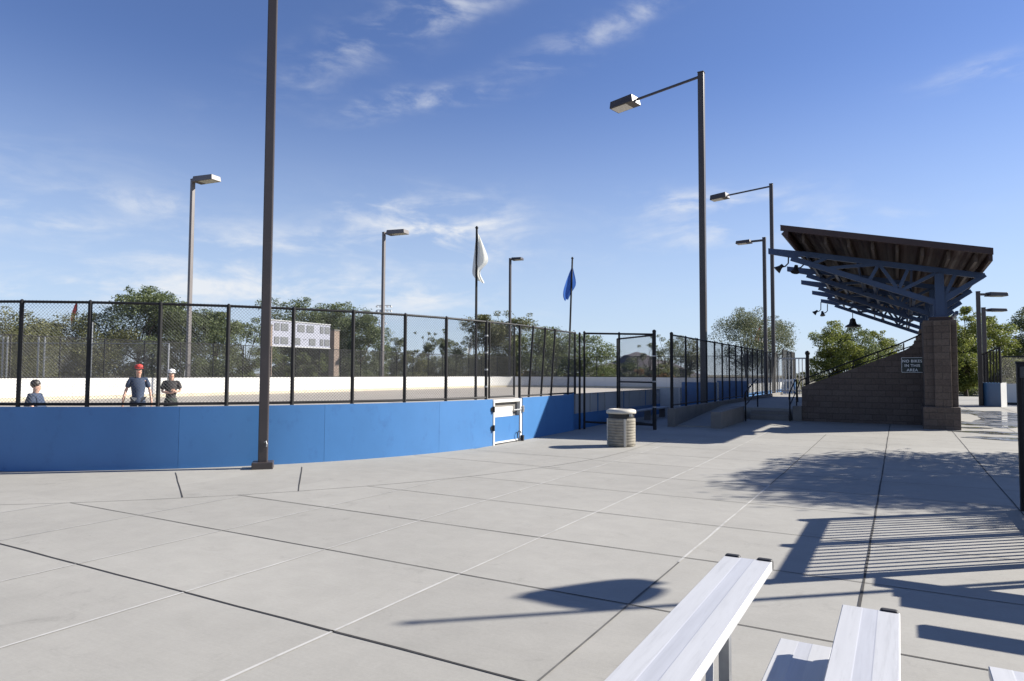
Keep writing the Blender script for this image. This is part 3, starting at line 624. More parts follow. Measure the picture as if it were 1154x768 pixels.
for i in range(4):
    x = -1.9+1.2*i; mb = MB(); mb.box((x, (Y0+Y1)/2+2.0, bc(x)+.12), (.08, Y1-Y0-5, .12)); mb.build('tie_rail', [M_TRUSS], gs)
# rail on top of the wall
wr = thing('wall_handrail', 'black two rail handrail climbing the sloped top of the block wall', 'handrail', (-3, 25.75, 1.3))
def wt_(x): return 1.28+(x+2.97)*.3966
P_ = [(-3.12, 25.75, .75), (-3.14, 25.75, 1.2), (-3.02, 25.75, 1.52), (-.02, 25.75, wt_(-.02)+.27), (.5, 25.75, 2.97), (.72, 25.75, 3.1)]
mb = MB(); mb.path(P_, .024, 8); mb.build('top_rail', [M_BLACK], wr)
mb = MB(); mb.path([(-2.9, 25.75, wt_(-2.9)+.07), (-.02, 25.75, wt_(-.02)+.07), (.45, 25.75, wt_(.35)+.1)], .018, 8); mb.build('lower_rail', [M_BLACK], wr)
for i in range(5):
    x = -2.85+.75*i; mb = MB(); mb.tube((x, 25.75, wt_(x)-.02), (x, 25.75, wt_(x)+.25), .02); mb.build('post', [M_BLACK], wr)
# the sign
sg = thing('notice_sign', 'dark green metal sign with white capitals on the block wall', 'sign', (.38, 25.6, 2.05))
mb = MB(); mb.box((.375, 25.585, 2.045), (.62, .016, .5)); pl_ = mb.build('plate', [M_SIGN], sg, bevel=.004)
mb = MB()
for c, d in (((.375, 25.575, 2.283), (.6, .004, .012)), ((.375, 25.575, 1.807), (.6, .004, .012)), ((.077, 25.575, 2.045), (.012, .004, .464)), ((.673, 25.575, 2.045), (.012, .004, .464))): mb.box(c, d)
mb.build('border', [M_SIGNT], sg)
def text_mesh(s_, size, loc, rot, m_, parent, name, off=.0025, align='CENTER', ext=.002):
    cu = bpy.data.curves.new('t', 'FONT'); cu.body = s_; cu.size = size; cu.align_x = align; cu.extrude = ext; cu.offset = off; cu.space_character = 1.08
    to = bpy.data.objects.new('t', cu); COL.objects.link(to); bpy.context.view_layer.update()
    me = bpy.data.meshes.new_from_object(to.evaluated_get(bpy.context.evaluated_depsgraph_get())); bpy.data.objects.remove(to); bpy.data.curves.remove(cu)
    me.transform(Matrix.Translation(Vector(loc)-parent_off(parent)) @ rot); me.materials.clear(); me.materials.append(m_)
    o = bpy.data.objects.new(name, me); COL.objects.link(o); o.parent = parent; return o
RX = Matrix.Rotation(pi/2, 4, 'X')
for i, s_ in enumerate(('NO BIKES', 'IN THIS', 'AREA')): text_mesh(s_, .122, (.375, 25.574, 2.13-.145*i), RX, M_SIGNT, sg, 'lettering')
# lamps under the roof
def horn(label, x, y, z, ax, z_top):
    h = thing('spotlight', label, 'spotlight', (x, y, z_top), 'spotlights hung under the grandstand trusses'); a = Vector(ax).normalized()
    mb = MB(); mb.lathe((x, y, z), [(.03, -.12), (.06, -.11), (.068, -.02), (.08, .02), (.135, .13), (.14, .15), (.12, .145)], n=18, axis=a); mb.build('shade', [M_DARK], h, smooth=True)
    mb = MB(); mb.path([(x, y, z), (x+.16, y, z+.02), (x+.26, y, z+.12), (x+.27, y, z_top)], .025, 8); mb.build('bracket', [M_DARK], h)
horn('black spotlight nearest the tip of the first roof truss', -3.46, 24.5, 5.38, (-.75, -.1, -.65), 5.75)
horn('black spotlight with its shade turned down beside the tip spotlight', -2.98, 24.6, 5.32, (-.15, -.3, -.9), 5.6)
horn('small far black spotlight at the tip of the last truss', -4.1, 42.5, 5.34, (-.75, -.1, -.65), 5.9)
horn('small far black spotlight second along the last truss', -3.75, 42.4, 5.24, (.1, -.3, -.9), 5.75)
bl = thing('pendant_lamp', 'black bell shaped pendant lamp hanging alone below the roof', 'lamp', (-2.21, 42.5, 5.3))
mb = MB(); mb.lathe((-2.21, 42.5, 4.6), [(.4, -.2), (.38, -.12), (.2, -.02), (.16, .12), (.14, .24), (.06, .3), (.02, .32)], n=20); mb.build('shade', [M_DARK], bl, smooth=True)
mb = MB(); mb.tube((-2.21, 42.5, 4.88), (-2.21, 42.5, 5.32), .02); mb.build('stem', [M_DARK], bl)

# ---------------------------------------------------------------- lamp posts
def light_pole(label, x, y, z0, h, w, adir, arm, fl, fw, fh, m_, rot=0, plinth=True, droop=0., group='tall court light poles'):
    t = thing('light_pole', label, 'light pole', (x, y, z0), group)
    mb = MB(); mb.beam((x, y, z0), (x, y, z0+h), w, w, up=(cos(rot), sin(rot), 0)); mb.beam((x, y, z0+h), (x, y, z0+h+.05), w*1.12, w*1.12, up=(cos(rot), sin(rot), 0)); pole = mb.build('pole', [m_], t, bevel=w*.12)
    if plinth:
        mb = MB(); mb.beam((x, y, z0-.02), (x, y, z0+.12), .36, .36, up=(cos(rot), sin(rot), 0)); mb.build('base_cover', [m_], t, bevel=.015)
        mb = MB(); c = Vector((cos(rot), sin(rot), 0)); p = Vector((x, y, z0+.42))+c*w*.5; s_ = Vector((-sin(rot), cos(rot), 0))
        mb.beam(p-Vector((0, 0, .09)), p+Vector((0, 0, .09)), .075, .012, up=c); mb.build('hand_hole_cover', [m_], pole)
        mb = MB(); p = p+c*.02+s_*.02; mb.path([p+Vector((0, 0, .05)), p+s_*.03+Vector((0, 0, .07)), p+s_*.045+Vector((0, 0, .02)), p+s_*.04-Vector((0, 0, .03))], .012, 6); mb.build('conduit', [M_GALV], pole)
    a = Vector((cos(adir), sin(adir), -droop)); b = Vector((-sin(adir), cos(adir), 0)); o = Vector((x, y, z0+h-.12)); e = o+a*arm
    mb = MB(); mb.beam(o, e, .07 if arm > 1 else .09, .09 if arm > 1 else .12); mb.build('arm', [m_], t)
    up = b.cross(a)*-1
    if up.z < 0: up = -up
    mb = MB(); bx = lambda s_, q, r_: e+a*s_+b*q+up*r_
    v = [bx(0, -fw/2, -fh*.45), bx(fl, -fw/2, -fh*.45), bx(fl, fw/2, -fh*.45), bx(0, fw/2, -fh*.45), bx(.05*fl, -fw*.44, fh*.55), bx(fl*.97, -fw*.46, fh*.45), bx(fl*.97, fw*.46, fh*.45), bx(.05*fl, fw*.44, fh*.55)]
    mb.add(v, [(3, 2, 1, 0), (4, 5, 6, 7), (0, 1, 5, 4), (1, 2, 6, 5), (2, 3, 7, 6), (3, 0, 4, 7)]); hd = mb.build('lamp_head', [m_], t, bevel=.02)
    mb = MB(); v = [bx(fl*.3, -fw*.42, -fh*.45-.012), bx(fl*.95, -fw*.42, -fh*.45-.012), bx(fl*.95, fw*.42, -fh*.45-.012), bx(fl*.3, fw*.42, -fh*.45-.012)]
    mb.add(v+[q+up*.02 for q in v], [(0, 1, 2, 3), (0, 1, 5, 4), (1, 2, 6, 5), (2, 3, 7, 6), (3, 0, 4, 7)]); mb.build('lens', [M_LENS], hd)
    return t
light_pole('thick brown square pole on a base cover in front of the curved blue boards', -9.93, 8.38, 0, 13.6, .165, radians(139), 2.6, 1.2, .6, .32, M_BRONZE, rot=radians(-44))
light_pole('tallest brown light pole with long arm rising behind the ramp fence', -6.9, 27.8, .02, 14.2, .25, radians(168), 3.1, 1.2, .75, .36, M_BRONZE, droop=.05)
light_pole('brown light pole with a long arm standing second along the ramp fence', -6.9, 45.5, .02, 13.9, .22, radians(168), 2.9, 1.15, .7, .36, M_BRONZE, droop=.03)
light_pole('shorter brown light pole with a stubby arm near the roof tip', -6.9, 42.6, .02, 9.9, .2, radians(174), .75, .9, .55, .2, M_BRONZE, group='shorter light poles')
light_pole('grey light pole with its lamp head toward the rink at the olive trees', -45.5, 31.4, -.05, 16.1, .26, 0.12, .35, 2.0, .9, .42, M_GREYP, plinth=False)
light_pole('grey light pole right of the scoreboard behind the far boards', -45.5, 53.0, -.05, 16.1, .28, 0.12, .5, 2.2, 1.0, .45, M_GREYP, plinth=False)
light_pole('farthest thin light pole standing between the white and the blue flags', -45.5, 78.9, -.05, 17.3, .28, 0.12, .3, 1.5, 1.0, .35, M_BRONZE, plinth=False)
light_pole('short brown walkway lamp post at the corner of the blue wall', 3.78, 44.0, .1, 6.1, .2, radians(31), .5, 1.0, .5, .22, M_BRONZE, plinth=False, group='shorter light poles')
xx, yy = at(1110, 44.5); light_pole('brown walkway lamp post rising behind the blue wall', xx, yy, .1, 6.05, .24, radians(31), .35, 1.1, .5, .2, M_BRONZE, plinth=False, group='shorter light poles')

# ---------------------------------------------------------------- flags
def flag_pole(label, x, y, z0, h, r, flag, mt, lean=(0, 0), nm='flagpole'):
    t = thing(nm, label, 'flag pole', (x, y, z0)); mb = MB(); mb.tube((x-lean[0], y-lean[1], z0), (x, y, z0+h), r, r*.8, n=8); mb.lathe((x, y, z0+h), [(r*.7, 0), (r*1.3, .03), (r*.5, .07)], n=8); mb.build('pole', [M_BLACK if r > .03 else M_GALV], t)
    ux, uy, rows = flag      # direction of the cloth and rows of (z, inner, outer) offsets along it
    vx, vy = -uy, ux; mb = MB(); n = 9; vs = []
    for i, (z, a, b) in enumerate(rows):
        for j in range(n):
            k = j/(n-1); s_ = a+(b-a)*k; w = .10*sin(k*9+i*.6)*min(1, .3+abs(b-a))*.9*(.2+k)
            vs.append((x+ux*s_+vx*w, y+uy*s_+vy*w, z0+z+.03*sin(k*5+i)))
    mb.add(vs, [(i*n+j, i*n+j+1, (i+1)*n+j+1, (i+1)*n+j) for i in range(len(rows)-1) for j in range(n-1)]); o = mb.build('flag', [mt], t, smooth=True); sm = o.modifiers.new('s', 'SUBSURF'); sm.levels = 1; sm.render_levels = 1
    return t
rx_, ry_ = cos(YAW), sin(YAW)
fx, fy = arcpt(-7.3, RC-.13)
flag_pole('white flag drooping from a dark pole on the boards near the door', fx, fy, 1.1, 4.0, .033, (rx_, ry_, [(3.9-(3.9-z)*.68, a, b) for z, a, b in [(3.9, .0, .05), (3.6, -.03, .13), (3.25, -.05, .22), (2.95, -.08, .29), (2.8, -.09, .27), (2.62, -.1, .06), (2.45, -.1, .1), (2.2, .04, .2)]]), FL_W)
flag_pole('blue flag drooping from a leaning dark pole at the corner of the boards', XR-.0, 18.15, 1.1, 4.0, .033, (-rx_, -ry_, [(3.75-(3.75-z)*.69, a, b) for z, a, b in [(3.75, -.02, .04), (3.5, -.05, .1), (3.2, -.1, .17), (2.95, -.12, .22), (2.75, .02, .27), (2.5, .1, .28), (2.35, .13, .22)]]), FL_B, lean=(.1, .1))
for px, py, d, mt, lab in ((82, 340, 95, FL_R, 'distant red and white flag above the olive trees'), (855, 366, 120, FL_R, 'distant red flag hanging in front of the pale tree'), (862, 371, 121, FL_W, 'distant white flag hanging in front of the pale tree'), (531, 375, 105, FL_W, 'distant white flag hanging among the trees behind the rink'), (212, 402, 60, FL_W, 'small white flag hanging low behind the far rink fence')):
    x, y = at(px+3, d); h = zat(px, py, d); s_ = d/100
    flag_pole(lab, x, y, 0, h, .05*s_+.02, (-rx_, -ry_, [(h-.1, 0, .15*s_), (h-.9*s_, 0, .55*s_), (h-1.8*s_, .1*s_, .8*s_), (h-2.6*s_, .35*s_, .95*s_), (h-3.2*s_, .6*s_, .9*s_)]), mt)

# ---------------------------------------------------------------- litter bin
tb = thing('litter_bin', 'round tan ribbed litter bin with a pale domed rim on the paving', 'litter bin', (-5.72, 15.2, gz(15.2)))
cx, cy, cz = -5.72, 15.2, gz(15.2); pr = [(.285, 0), (.31, .02)]
for i in range(9): z = .05+i*.0655; pr += [(.315, z), (.33, z+.012), (.33, z+.05), (.315, z+.062)]
pr += [(.315, .645), (.3, .655)]
mb = MB(); mb.lathe((cx, cy, cz), pr, n=40); body = mb.build('body', [M_TRASH], tb, smooth=False)
for k in range(4):
    a = -.95+k*pi/2; mb = MB(); mb.box((cx+.325*cos(a), cy+.325*sin(a), cz+.33), (.03, .06, .64), 0, a); mb.build('upright', [M_TRASHL], body, bevel=.008)
mb = MB(); mb.lathe((cx, cy, cz), [(.3, .65), (.302, .66), (.302, .765), (.3, .78)], n=40); mb.build('liner_band', [M_DARK], tb, smooth=True)
mb = MB(); mb.lathe((cx, cy, cz), [(.3, .76), (.345, .765), (.35, .80), (.34, .845), (.28, .868), (.2, .872), (.19, .86), (.19, .8), (.18, .8)], n=40); mb.build('rim', [M_TRASHL], tb, smooth=True)
mb = MB(); mb.box((cx+.3, cy-.17, cz+.735), (.06, .05, .05)); mb.build('hasp', [M_GALV], tb)

# ---------------------------------------------------------------- bleachers in front
bl_ = thing('bleacher', 'low aluminium bleacher with bare seat and foot planks beside the camera', 'bleacher', (-.2, 2.5, 0))
def plank(x0, x1, ye, ys_, z, nm, parent, caps):
    T = .045; k = x1-x0; g = .006; prof = [(0, 0), (0, -T), (.02, -T), (.02, -.012), (k-.02, -.012), (k-.02, -T), (k, -T), (k, 0)]
    top = [k]; 
    a, b = k*.36, k*.62; m1 = []
    x = b
    q = []
    q = [(b-.002, -.0008), (a+.002, -.0008)]
    prof2 = prof[:-1]+[(k, -.004), (k-.004, 0), (b+.003, 0)]+q+[(a-.003, 0), (.004, 0), (0, -.004)]
    prof2 = prof2[1:]
    mb = MB(); n = len(prof2); ysn = [ye, ys_]
    vs = [(x0+px_, yy, z+pz) for yy in ysn for px_, pz in prof2]
    idx0 = [i for i, (px_, pz) in enumerate(prof2)]
    for i in range(n):
        j = (i+1) % n; mid_ = (prof2[i][0]+prof2[j][0])/2; zz = max(prof2[i][1], prof2[j][1]); band = 1 if (a-.002 < mid_ < b+.002 and zz > -.01) else 0
        mb.add([vs[i], vs[j], vs[n+j], vs[n+i]], [(0, 1, 2, 3)], band)
    mb.add(vs, [tuple(range(n)), tuple(range(2*n-1, n-1, -1))], 0)
    o = mb.build(nm, [M_ALU, M_ALUB], parent)
    for s_ in caps:
        xc = x0+k*s_; w = .085; mb = MB(); mb.box((xc, ye+.012, z-.022), (w, .05, .062)); mb.build('end_clip', [M_DARK], o, bevel=.014, seg=3)
    return o
plank(-.875, -.62, 3.95, -.6, .70, 'seat', bl_, (.17, .84)); plank(-.28, -.02, 3.95, -.6, .53, 'seat', bl_, (.82,)); plank(.335, .59, 3.92, -.6, .36, 'seat', bl_, ())
plank(-.585, -.33, 3.95, -.6, .30, 'foot_plank', bl_, ())
for y in (3.15, 1.3, -.3):
    f_ = MB()
    f_.box((-.7, y, .33), (.045, .05, .66)); f_.build('leg', [M_GALV], bl_)
    f_ = MB(); f_.box((-.2, y, .25), (.05, .05, .48)); f_.build('leg', [M_GALV], bl_)
    f_ = MB(); f_.box((.45, y, .16), (.05, .05, .31)); f_.build('leg', [M_GALV], bl_)
    f_ = MB(); f_.box((-.1, y+.03, .028), (1.5, .04, .05)); f_.build('ground_rail', [M_GALV], bl_)
    f_ = MB(); f_.beam((-.75, y-.05, .64), (-.66, y-.5, .08), .03, .045); f_.build('brace', [M_ALU], bl_)
    f_ = MB(); f_.box((-.46, y, .265), (.45, .045, .04)); f_.build('bracket', [M_GALV], bl_)

# railing just right of the frame, its shadow lies on the paving
rl = thing('picket_railing', 'black square post railing with thin pickets whose first post stands at the right edge', 'railing', (1.33, 8, 0))
py_ = [10.78-1.37*i for i in range(3)]
for y in py_:
    mb = MB(); mb.box((1.36, y, .93), (.1, .1, 1.88)); mb.box((1.36, y, 1.885), (.115, .115, .03)); mb.build('post', [M_BLACK], rl, bevel=.006)
for z, h_ in ((1.76, .14), (.14, .06)):
    mb = MB(); mb.box((1.36, (py_[0]+py_[-1])/2, z), (.05, py_[0]-py_[-1]-.1, h_)); mb.build('rail', [M_BLACK], rl)
for a in py_[:-1]:
    for i in range(1, 10):
        mb = MB(); mb.box((1.36, a-.137*i, .95), (.028, .028, 1.55)); mb.build('picket', [M_BLACK], rl)
# unseen bleacher added to cast plank shadows, and a flag known from its shadow
b2 = thing('bleacher', 'unseen second bleacher added past the black railing to cast plank shadows on the paving', 'bleacher', (3, 7, 0))
for yy, z, nm in ((6.62, 1.12, 'seat'), (7.34, 1.2, 'seat'), (7.62, 1.24, 'seat'), (7.05, .72, 'foot_plank'), (7.95, 1.35, 'seat'), (7.5, .9, 'foot_plank')):
    mb = MB(); mb.box((3.2, yy, z), (3.4, .26, .045)); mb.build(nm, [M_ALU], b2, bevel=.005)
for x in (2.0, 4.4):
    for yy, z in ((6.62, 1.1), (7.95, 1.33)):
        mb = MB(); mb.box((x, yy, z/2), (.06, .06, z)); mb.build('leg', [M_GALV], b2)
q = Vector((-2.92, 3.8)); hh = 5.1; bs = q+Vector((cos(SUN_AZ), sin(SUN_AZ)))*hh/math.tan(SUN_EL)
flag_pole('flag pole beyond the railing whose drooping flag shades the paving', bs.x, bs.y, 0, hh, .04, (-sin(SUN_AZ), cos(SUN_AZ), [(4.62, .36, .47), (4.5, .2, .54), (4.38, .02, .6), (4.2, .0, .67), (4.08, .1, .7), (3.98, .22, .66), (3.9, .36, .54)]), FL_B)

# ---------------------------------------------------------------- second rink at the right
bw = thing('second_rink_boards', 'blue end board with white edge of the neighbouring rink behind the wet paving', 'rink boards', (4.1, 43.4, .1))
a_, b_ = Vector((3.86, 44.1, 0)), Vector((4.5, 42.5, 0)); c_ = Vector((4.78, 43.1, 0))
mb = MB(); mb.prism([(*a_.xy, .05), (*b_.xy, .05), (*b_.xy, 1.33), (*a_.xy, 1.33)], (c_-b_)); mb.build('end_panel', [M_BLUE], bw, bevel=.01)
mb = MB(); mb.prism([(*(b_+Vector((.0, -.03, 0))).xy, .05), (*(c_+Vector((.03, -.0, 0))).xy, .05), (*(c_+Vector((.03, 0, 0))).xy, 1.35), (*(b_+Vector((0, -.03, 0))).xy, 1.35)], (-.01, .03, 0)); mb.build('edge_trim', [M_WHITE], bw)
mb = MB(); mb.box((9.0, 46.4, .66), (8.2, .12, 1.2)); mb.build('side_board', [M_WHITE], bw); mb = MB(); mb.box((9.0, 46.32, .12), (8.2, .04, .2)); mb.build('kick_strip', [M_DARK], bw)
bf = thing('second_rink_fence', 'black fence with sloping top on the blue end board of the neighbouring rink', 'fence', (4.1, 43.4, 1.3))
for i in range(7):
    k = i/6; p = a_.lerp(b_, k); mb = MB(); mb.tube((p.x, p.y, 1.33), (p.x, p.y, 2.85+.33*k), .05 if i in (0, 6) else .03, n=8); mb.build('post', [M_BLACK], bf)
mb = MB(); mb.tube((a_.x, a_.y, 2.83), (b_.x, b_.y, 3.16), .035); mb.build('top_rail', [M_BLACK], bf)
mb = MB(); chain_quad(mb, (a_.x, a_.y, 1.35), (b_.x, b_.y, 1.35), (a_.x, a_.y, 2.83), (b_.x, b_.y, 3.14), .06, .004); mb.build('chain_link', [M_BLACK], bf)
bg_ = thing('second_rink_side_fence', 'dark chain link fence above the white side board of the neighbouring rink', 'fence', (8.5, 46.4, 1.26))
mb = MB(); chain_quad(mb, (4.9, 46.4, 1.27), (13.1, 46.4, 1.27), (4.9, 46.4, 2.75), (13.1, 46.4, 2.75), .07, .0055); mb.build('chain_link', [M_BLACK], bg_)
for i in range(5): post(bg_, (4.95+2*i, 46.4, 1.26), (4.95+2*i, 46.4, 2.78), .045)
mb = MB(); mb.tube((4.9, 46.4, 2.76), (13.1, 46.4, 2.76), .035); mb.build('top_rail', [M_BLACK], bg_)

# ---------------------------------------------------------------- scoreboard, light towers, hill, court fence
sb = thing('scoreboard', 'white sports scoreboard with grey number windows between brick piers', 'scoreboard', (-62, 57.7, 0))
SX = -62
mb = MB(); mb.box((SX-.25, 57.6, 6.2), (.5, 9.3, 3.0)); face = mb.build('panel', [M_SCORE], sb)
for c, d in (((SX+.02, 57.6, 7.68), (.1, 9.4, .12)), ((SX+.02, 57.6, 4.72), (.1, 9.4, .12))):
    mb = MB(); mb.box(c, d); mb.build('frame', [M_GREYW], face)
for yy, zz, ww in ((53.9, 6.95, .7), (55.0, 6.95, 1.05), (57.5, 6.95, 1.05), (58.95, 6.95, 1.1), (60.85, 6.95, .55), (61.75, 6.95, .8), (53.9, 5.4, .7), (55.0, 5.4, 1.05), (56.9, 5.4, 1.0), (59.3, 5.4, 1.0), (60.85, 5.4, .55), (61.75, 5.4, .8)):
    mb = MB(); mb.box((SX+.02, yy, zz), (.06, ww, .85 if zz > 6 else .8)); mb.build('number_window', [M_SCOREW], face)
mb = MB()
for yy in (58.0, 58.25): mb.box((SX+.02, yy, 5.65), (.05, .12, .06))
mb.build('lettering', [M_SCOREW], face)
for yy in (52.6, 63.2):
    mb = MB(); mb.box((SX-.2, yy, 3.5), (.9, .9, 7.0)); pz = mb.build('pier', [M_BRICK], sb); mb = MB(); mb.box((SX-.2, yy, 7.06), (1.05, 1.05, .14)); mb.build('pier_cap', [M_CONC], pz)
for px, py, d, w_, lab in ((432, 348, 190, 2.0, 'distant twin bank of stadium lamps behind the grey light pole'), (427, 364, 230, 2.3, 'distant stadium lamp tower left of the grey light pole')):
    x, y = at(px, d); h = zat(px, py, d); t = thing('stadium_light_tower', lab, 'light tower', (x, y, 0), 'distant stadium light towers')
    mb = MB(); mb.tube((x, y, -.1), (x, y, h+1), .22, .12, n=8); mb.build('mast', [M_GREYP], t)
    for k, zz in enumerate((h+.9, h-.4) if px == 432 else (h,)):
        mb = MB(); mb.beam((x-rx_*w_, y-ry_*w_, zz), (x+rx_*w_, y+ry_*w_, zz), .13, .13); mb.build('cross_arm', [M_GREYP], t)
        for i in range(5):
            s_ = -w_+w_*.5*i; mb = MB(); mb.lathe((x+rx_*s_, y+ry_*s_, zz-.35), [(.1, .3), (.28, .1), (.34, -.2), (.1, -.16)], n=8); mb.build('lamp_head', [M_LENS], t)
# hill
hx, hy = at(716, 620); mb = MB(); n = 40; vs = []
for i in range(n+1):
    for j in range(9):
        u = i/n*2-1; v = j/8*2-1; h = max(0, (1-abs(u)**1.3))*(1-v*v); h = h**.85*21*(1+.06*sin(9*u+2)+.05*sin(17*u+v*3)) if h > 0 else 0
        if u < -.2: h *= .9
        vs.append((hx+rx_*u*52-ry_*v*70*-1*-1, hy+ry_*u*52+rx_*v*70, h-.5))
mb.add(vs, [(i*9+j, i*9+j+1, (i+1)*9+j+1, (i+1)*9+j) for i in range(n) for j in range(8)]); struct('hill', mb, M_HILL, smooth=True)
cf = thing('court_fence', 'grey chain link court fence with pale paired posts behind the far boards', 'fence', (-48, 25, 0))
pts_ = [at(px, 45.5) for px in (-25, 3, 8, 43, 50, 103, 190)]
for (x, y), hgt in zip(pts_, (3.8, 4.0, 4.0, 4.0, 4.0, 5.0, 3.6)): post(cf, (x, y, -.05), (x, y, hgt), .055, M_GALV)
mb = MB(); chain_quad(mb, (*pts_[0], .1), (*pts_[-1], .1), (*pts_[0], 3.6), (*pts_[-1], 3.6), .12, .0035); mb.build('chain_link', [M_WIREG], cf)
mb = MB(); mb.tube((*pts_[0], 3.6), (*pts_[-1], 3.6), .03); mb.build('top_rail', [M_GALV], cf)

# ---------------------------------------------------------------- trees
def tree(label, px, d, top, w, z0f, leaf, nclump, nleaf, lsize, seed, name='tree', cat='tree', group=None, loc=None, shape='round', trunk=None, height=None, clump=.33, upright=.0):
    q = random.Random(seed); x, y = loc or at(px, d); h = height or zat(px, top, d); zc0 = h*z0f
    t = thing(name, label, cat, (x, y, 0), group); tr = trunk or max(.05, h*.018)
    cs = []
    for i in range(nclump):
        a = q.uniform(0, 2*pi); u = q.random()**.6; v = q.random()
        zz = zc0+(h-zc0)*v
        if shape == 'round': rad = w/2*u*sqrt(max(.05, 1-(2*v-.9)**2*.92))
        elif shape == 'flat': rad = w/2*u*(.55+.45*sin(pi*min(1, v+.1))); zz = zc0+(h-zc0)*(v*.9)*(1-.35*(rad/(w/2))**2)
        elif shape == 'cone': rad = w/2*u*(1-v)**.7
        else: rad = w/2*u*(.4+.6*v)
        s_ = clump*w*q.uniform(.45, 1.0)*(.5 if v > .85 else 1)*.5
        cs.append((x+rad*cos(a), y+rad*sin(a), min(zz, h-s_*.6), s_))
    # trunk and limbs
    mb = MB(); lean = (q.uniform(-.04, .04)*h, q.uniform(-.04, .04)*h); fork = max(.25*h, zc0*.8)
    base = [(x, y, -.1), (x+lean[0]*.4, y+lean[1]*.4, fork*.5), (x+lean[0], y+lean[1], fork)]
    mb.path(base, tr*1.2, 8, r2=tr*.75)
    for c in cs[:min(len(cs), 12)]:
        p = Vector(base[-1]); e = Vector(c[:3]); m_ = p.lerp(e, .5)+Vector((q.uniform(-.1, .1)*w, q.uniform(-.1, .1)*w, .06*h)); mb.path([p, m_, e], tr*.45, 5, r2=tr*.08)
    mb.build('trunk', [M_BARK], t)
    vs = []; fs = []; tot_ = sum(c[3]**2 for c in cs)
    for cx_, cy_, cz_, s_ in cs:
        k = int(3.1*nleaf*s_**2/tot_)+3
        for _ in range(k):
            while True:
                a, b, c = q.uniform(-1, 1), q.uniform(-1, 1), q.uniform(-1, 1); rr_ = a*a+b*b+c*c
                if .12 < rr_ < 1: break
            if q.random() < .12: a *= 1.35; b *= 1.35; c *= 1.35
            p = Vector((cx_+a*s_*1.15, cy_+b*s_*1.15, cz_+c*s_*.85))
            if p.z > h: p.z = h-q.random()*.1*h
            d1 = Vector((q.gauss(0, 1), q.gauss(0, 1), q.gauss(0, .7)+upright)).normalized(); d2 = d1.orthogonal().normalized(); d2.rotate(Matrix.Rotation(q.uniform(0, 6.28), 3, d1))
            L_ = lsize*q.uniform(.45, 1.1); W_ = L_*.42; o = len(vs)
            vs += [p-d1*L_*.5, p+d2*W_*.5, p+d1*L_*.5, p-d2*W_*.5]; fs.append((o, o+1, o+2, o+3))
    mb = MB(); mb.v = vs; mb.f = fs; mb.m = [0]*len(fs)
    me = bpy.data.meshes.new('crown'); off = Vector((x, y, 0)); me.from_pydata([tuple(v-off) for v in vs], [], fs); me.materials.append(LEAF[leaf]); o = bpy.data.objects.new('crown', me); COL.objects.link(o); o.parent = t
    return t
GT = 'park trees beyond the rink'
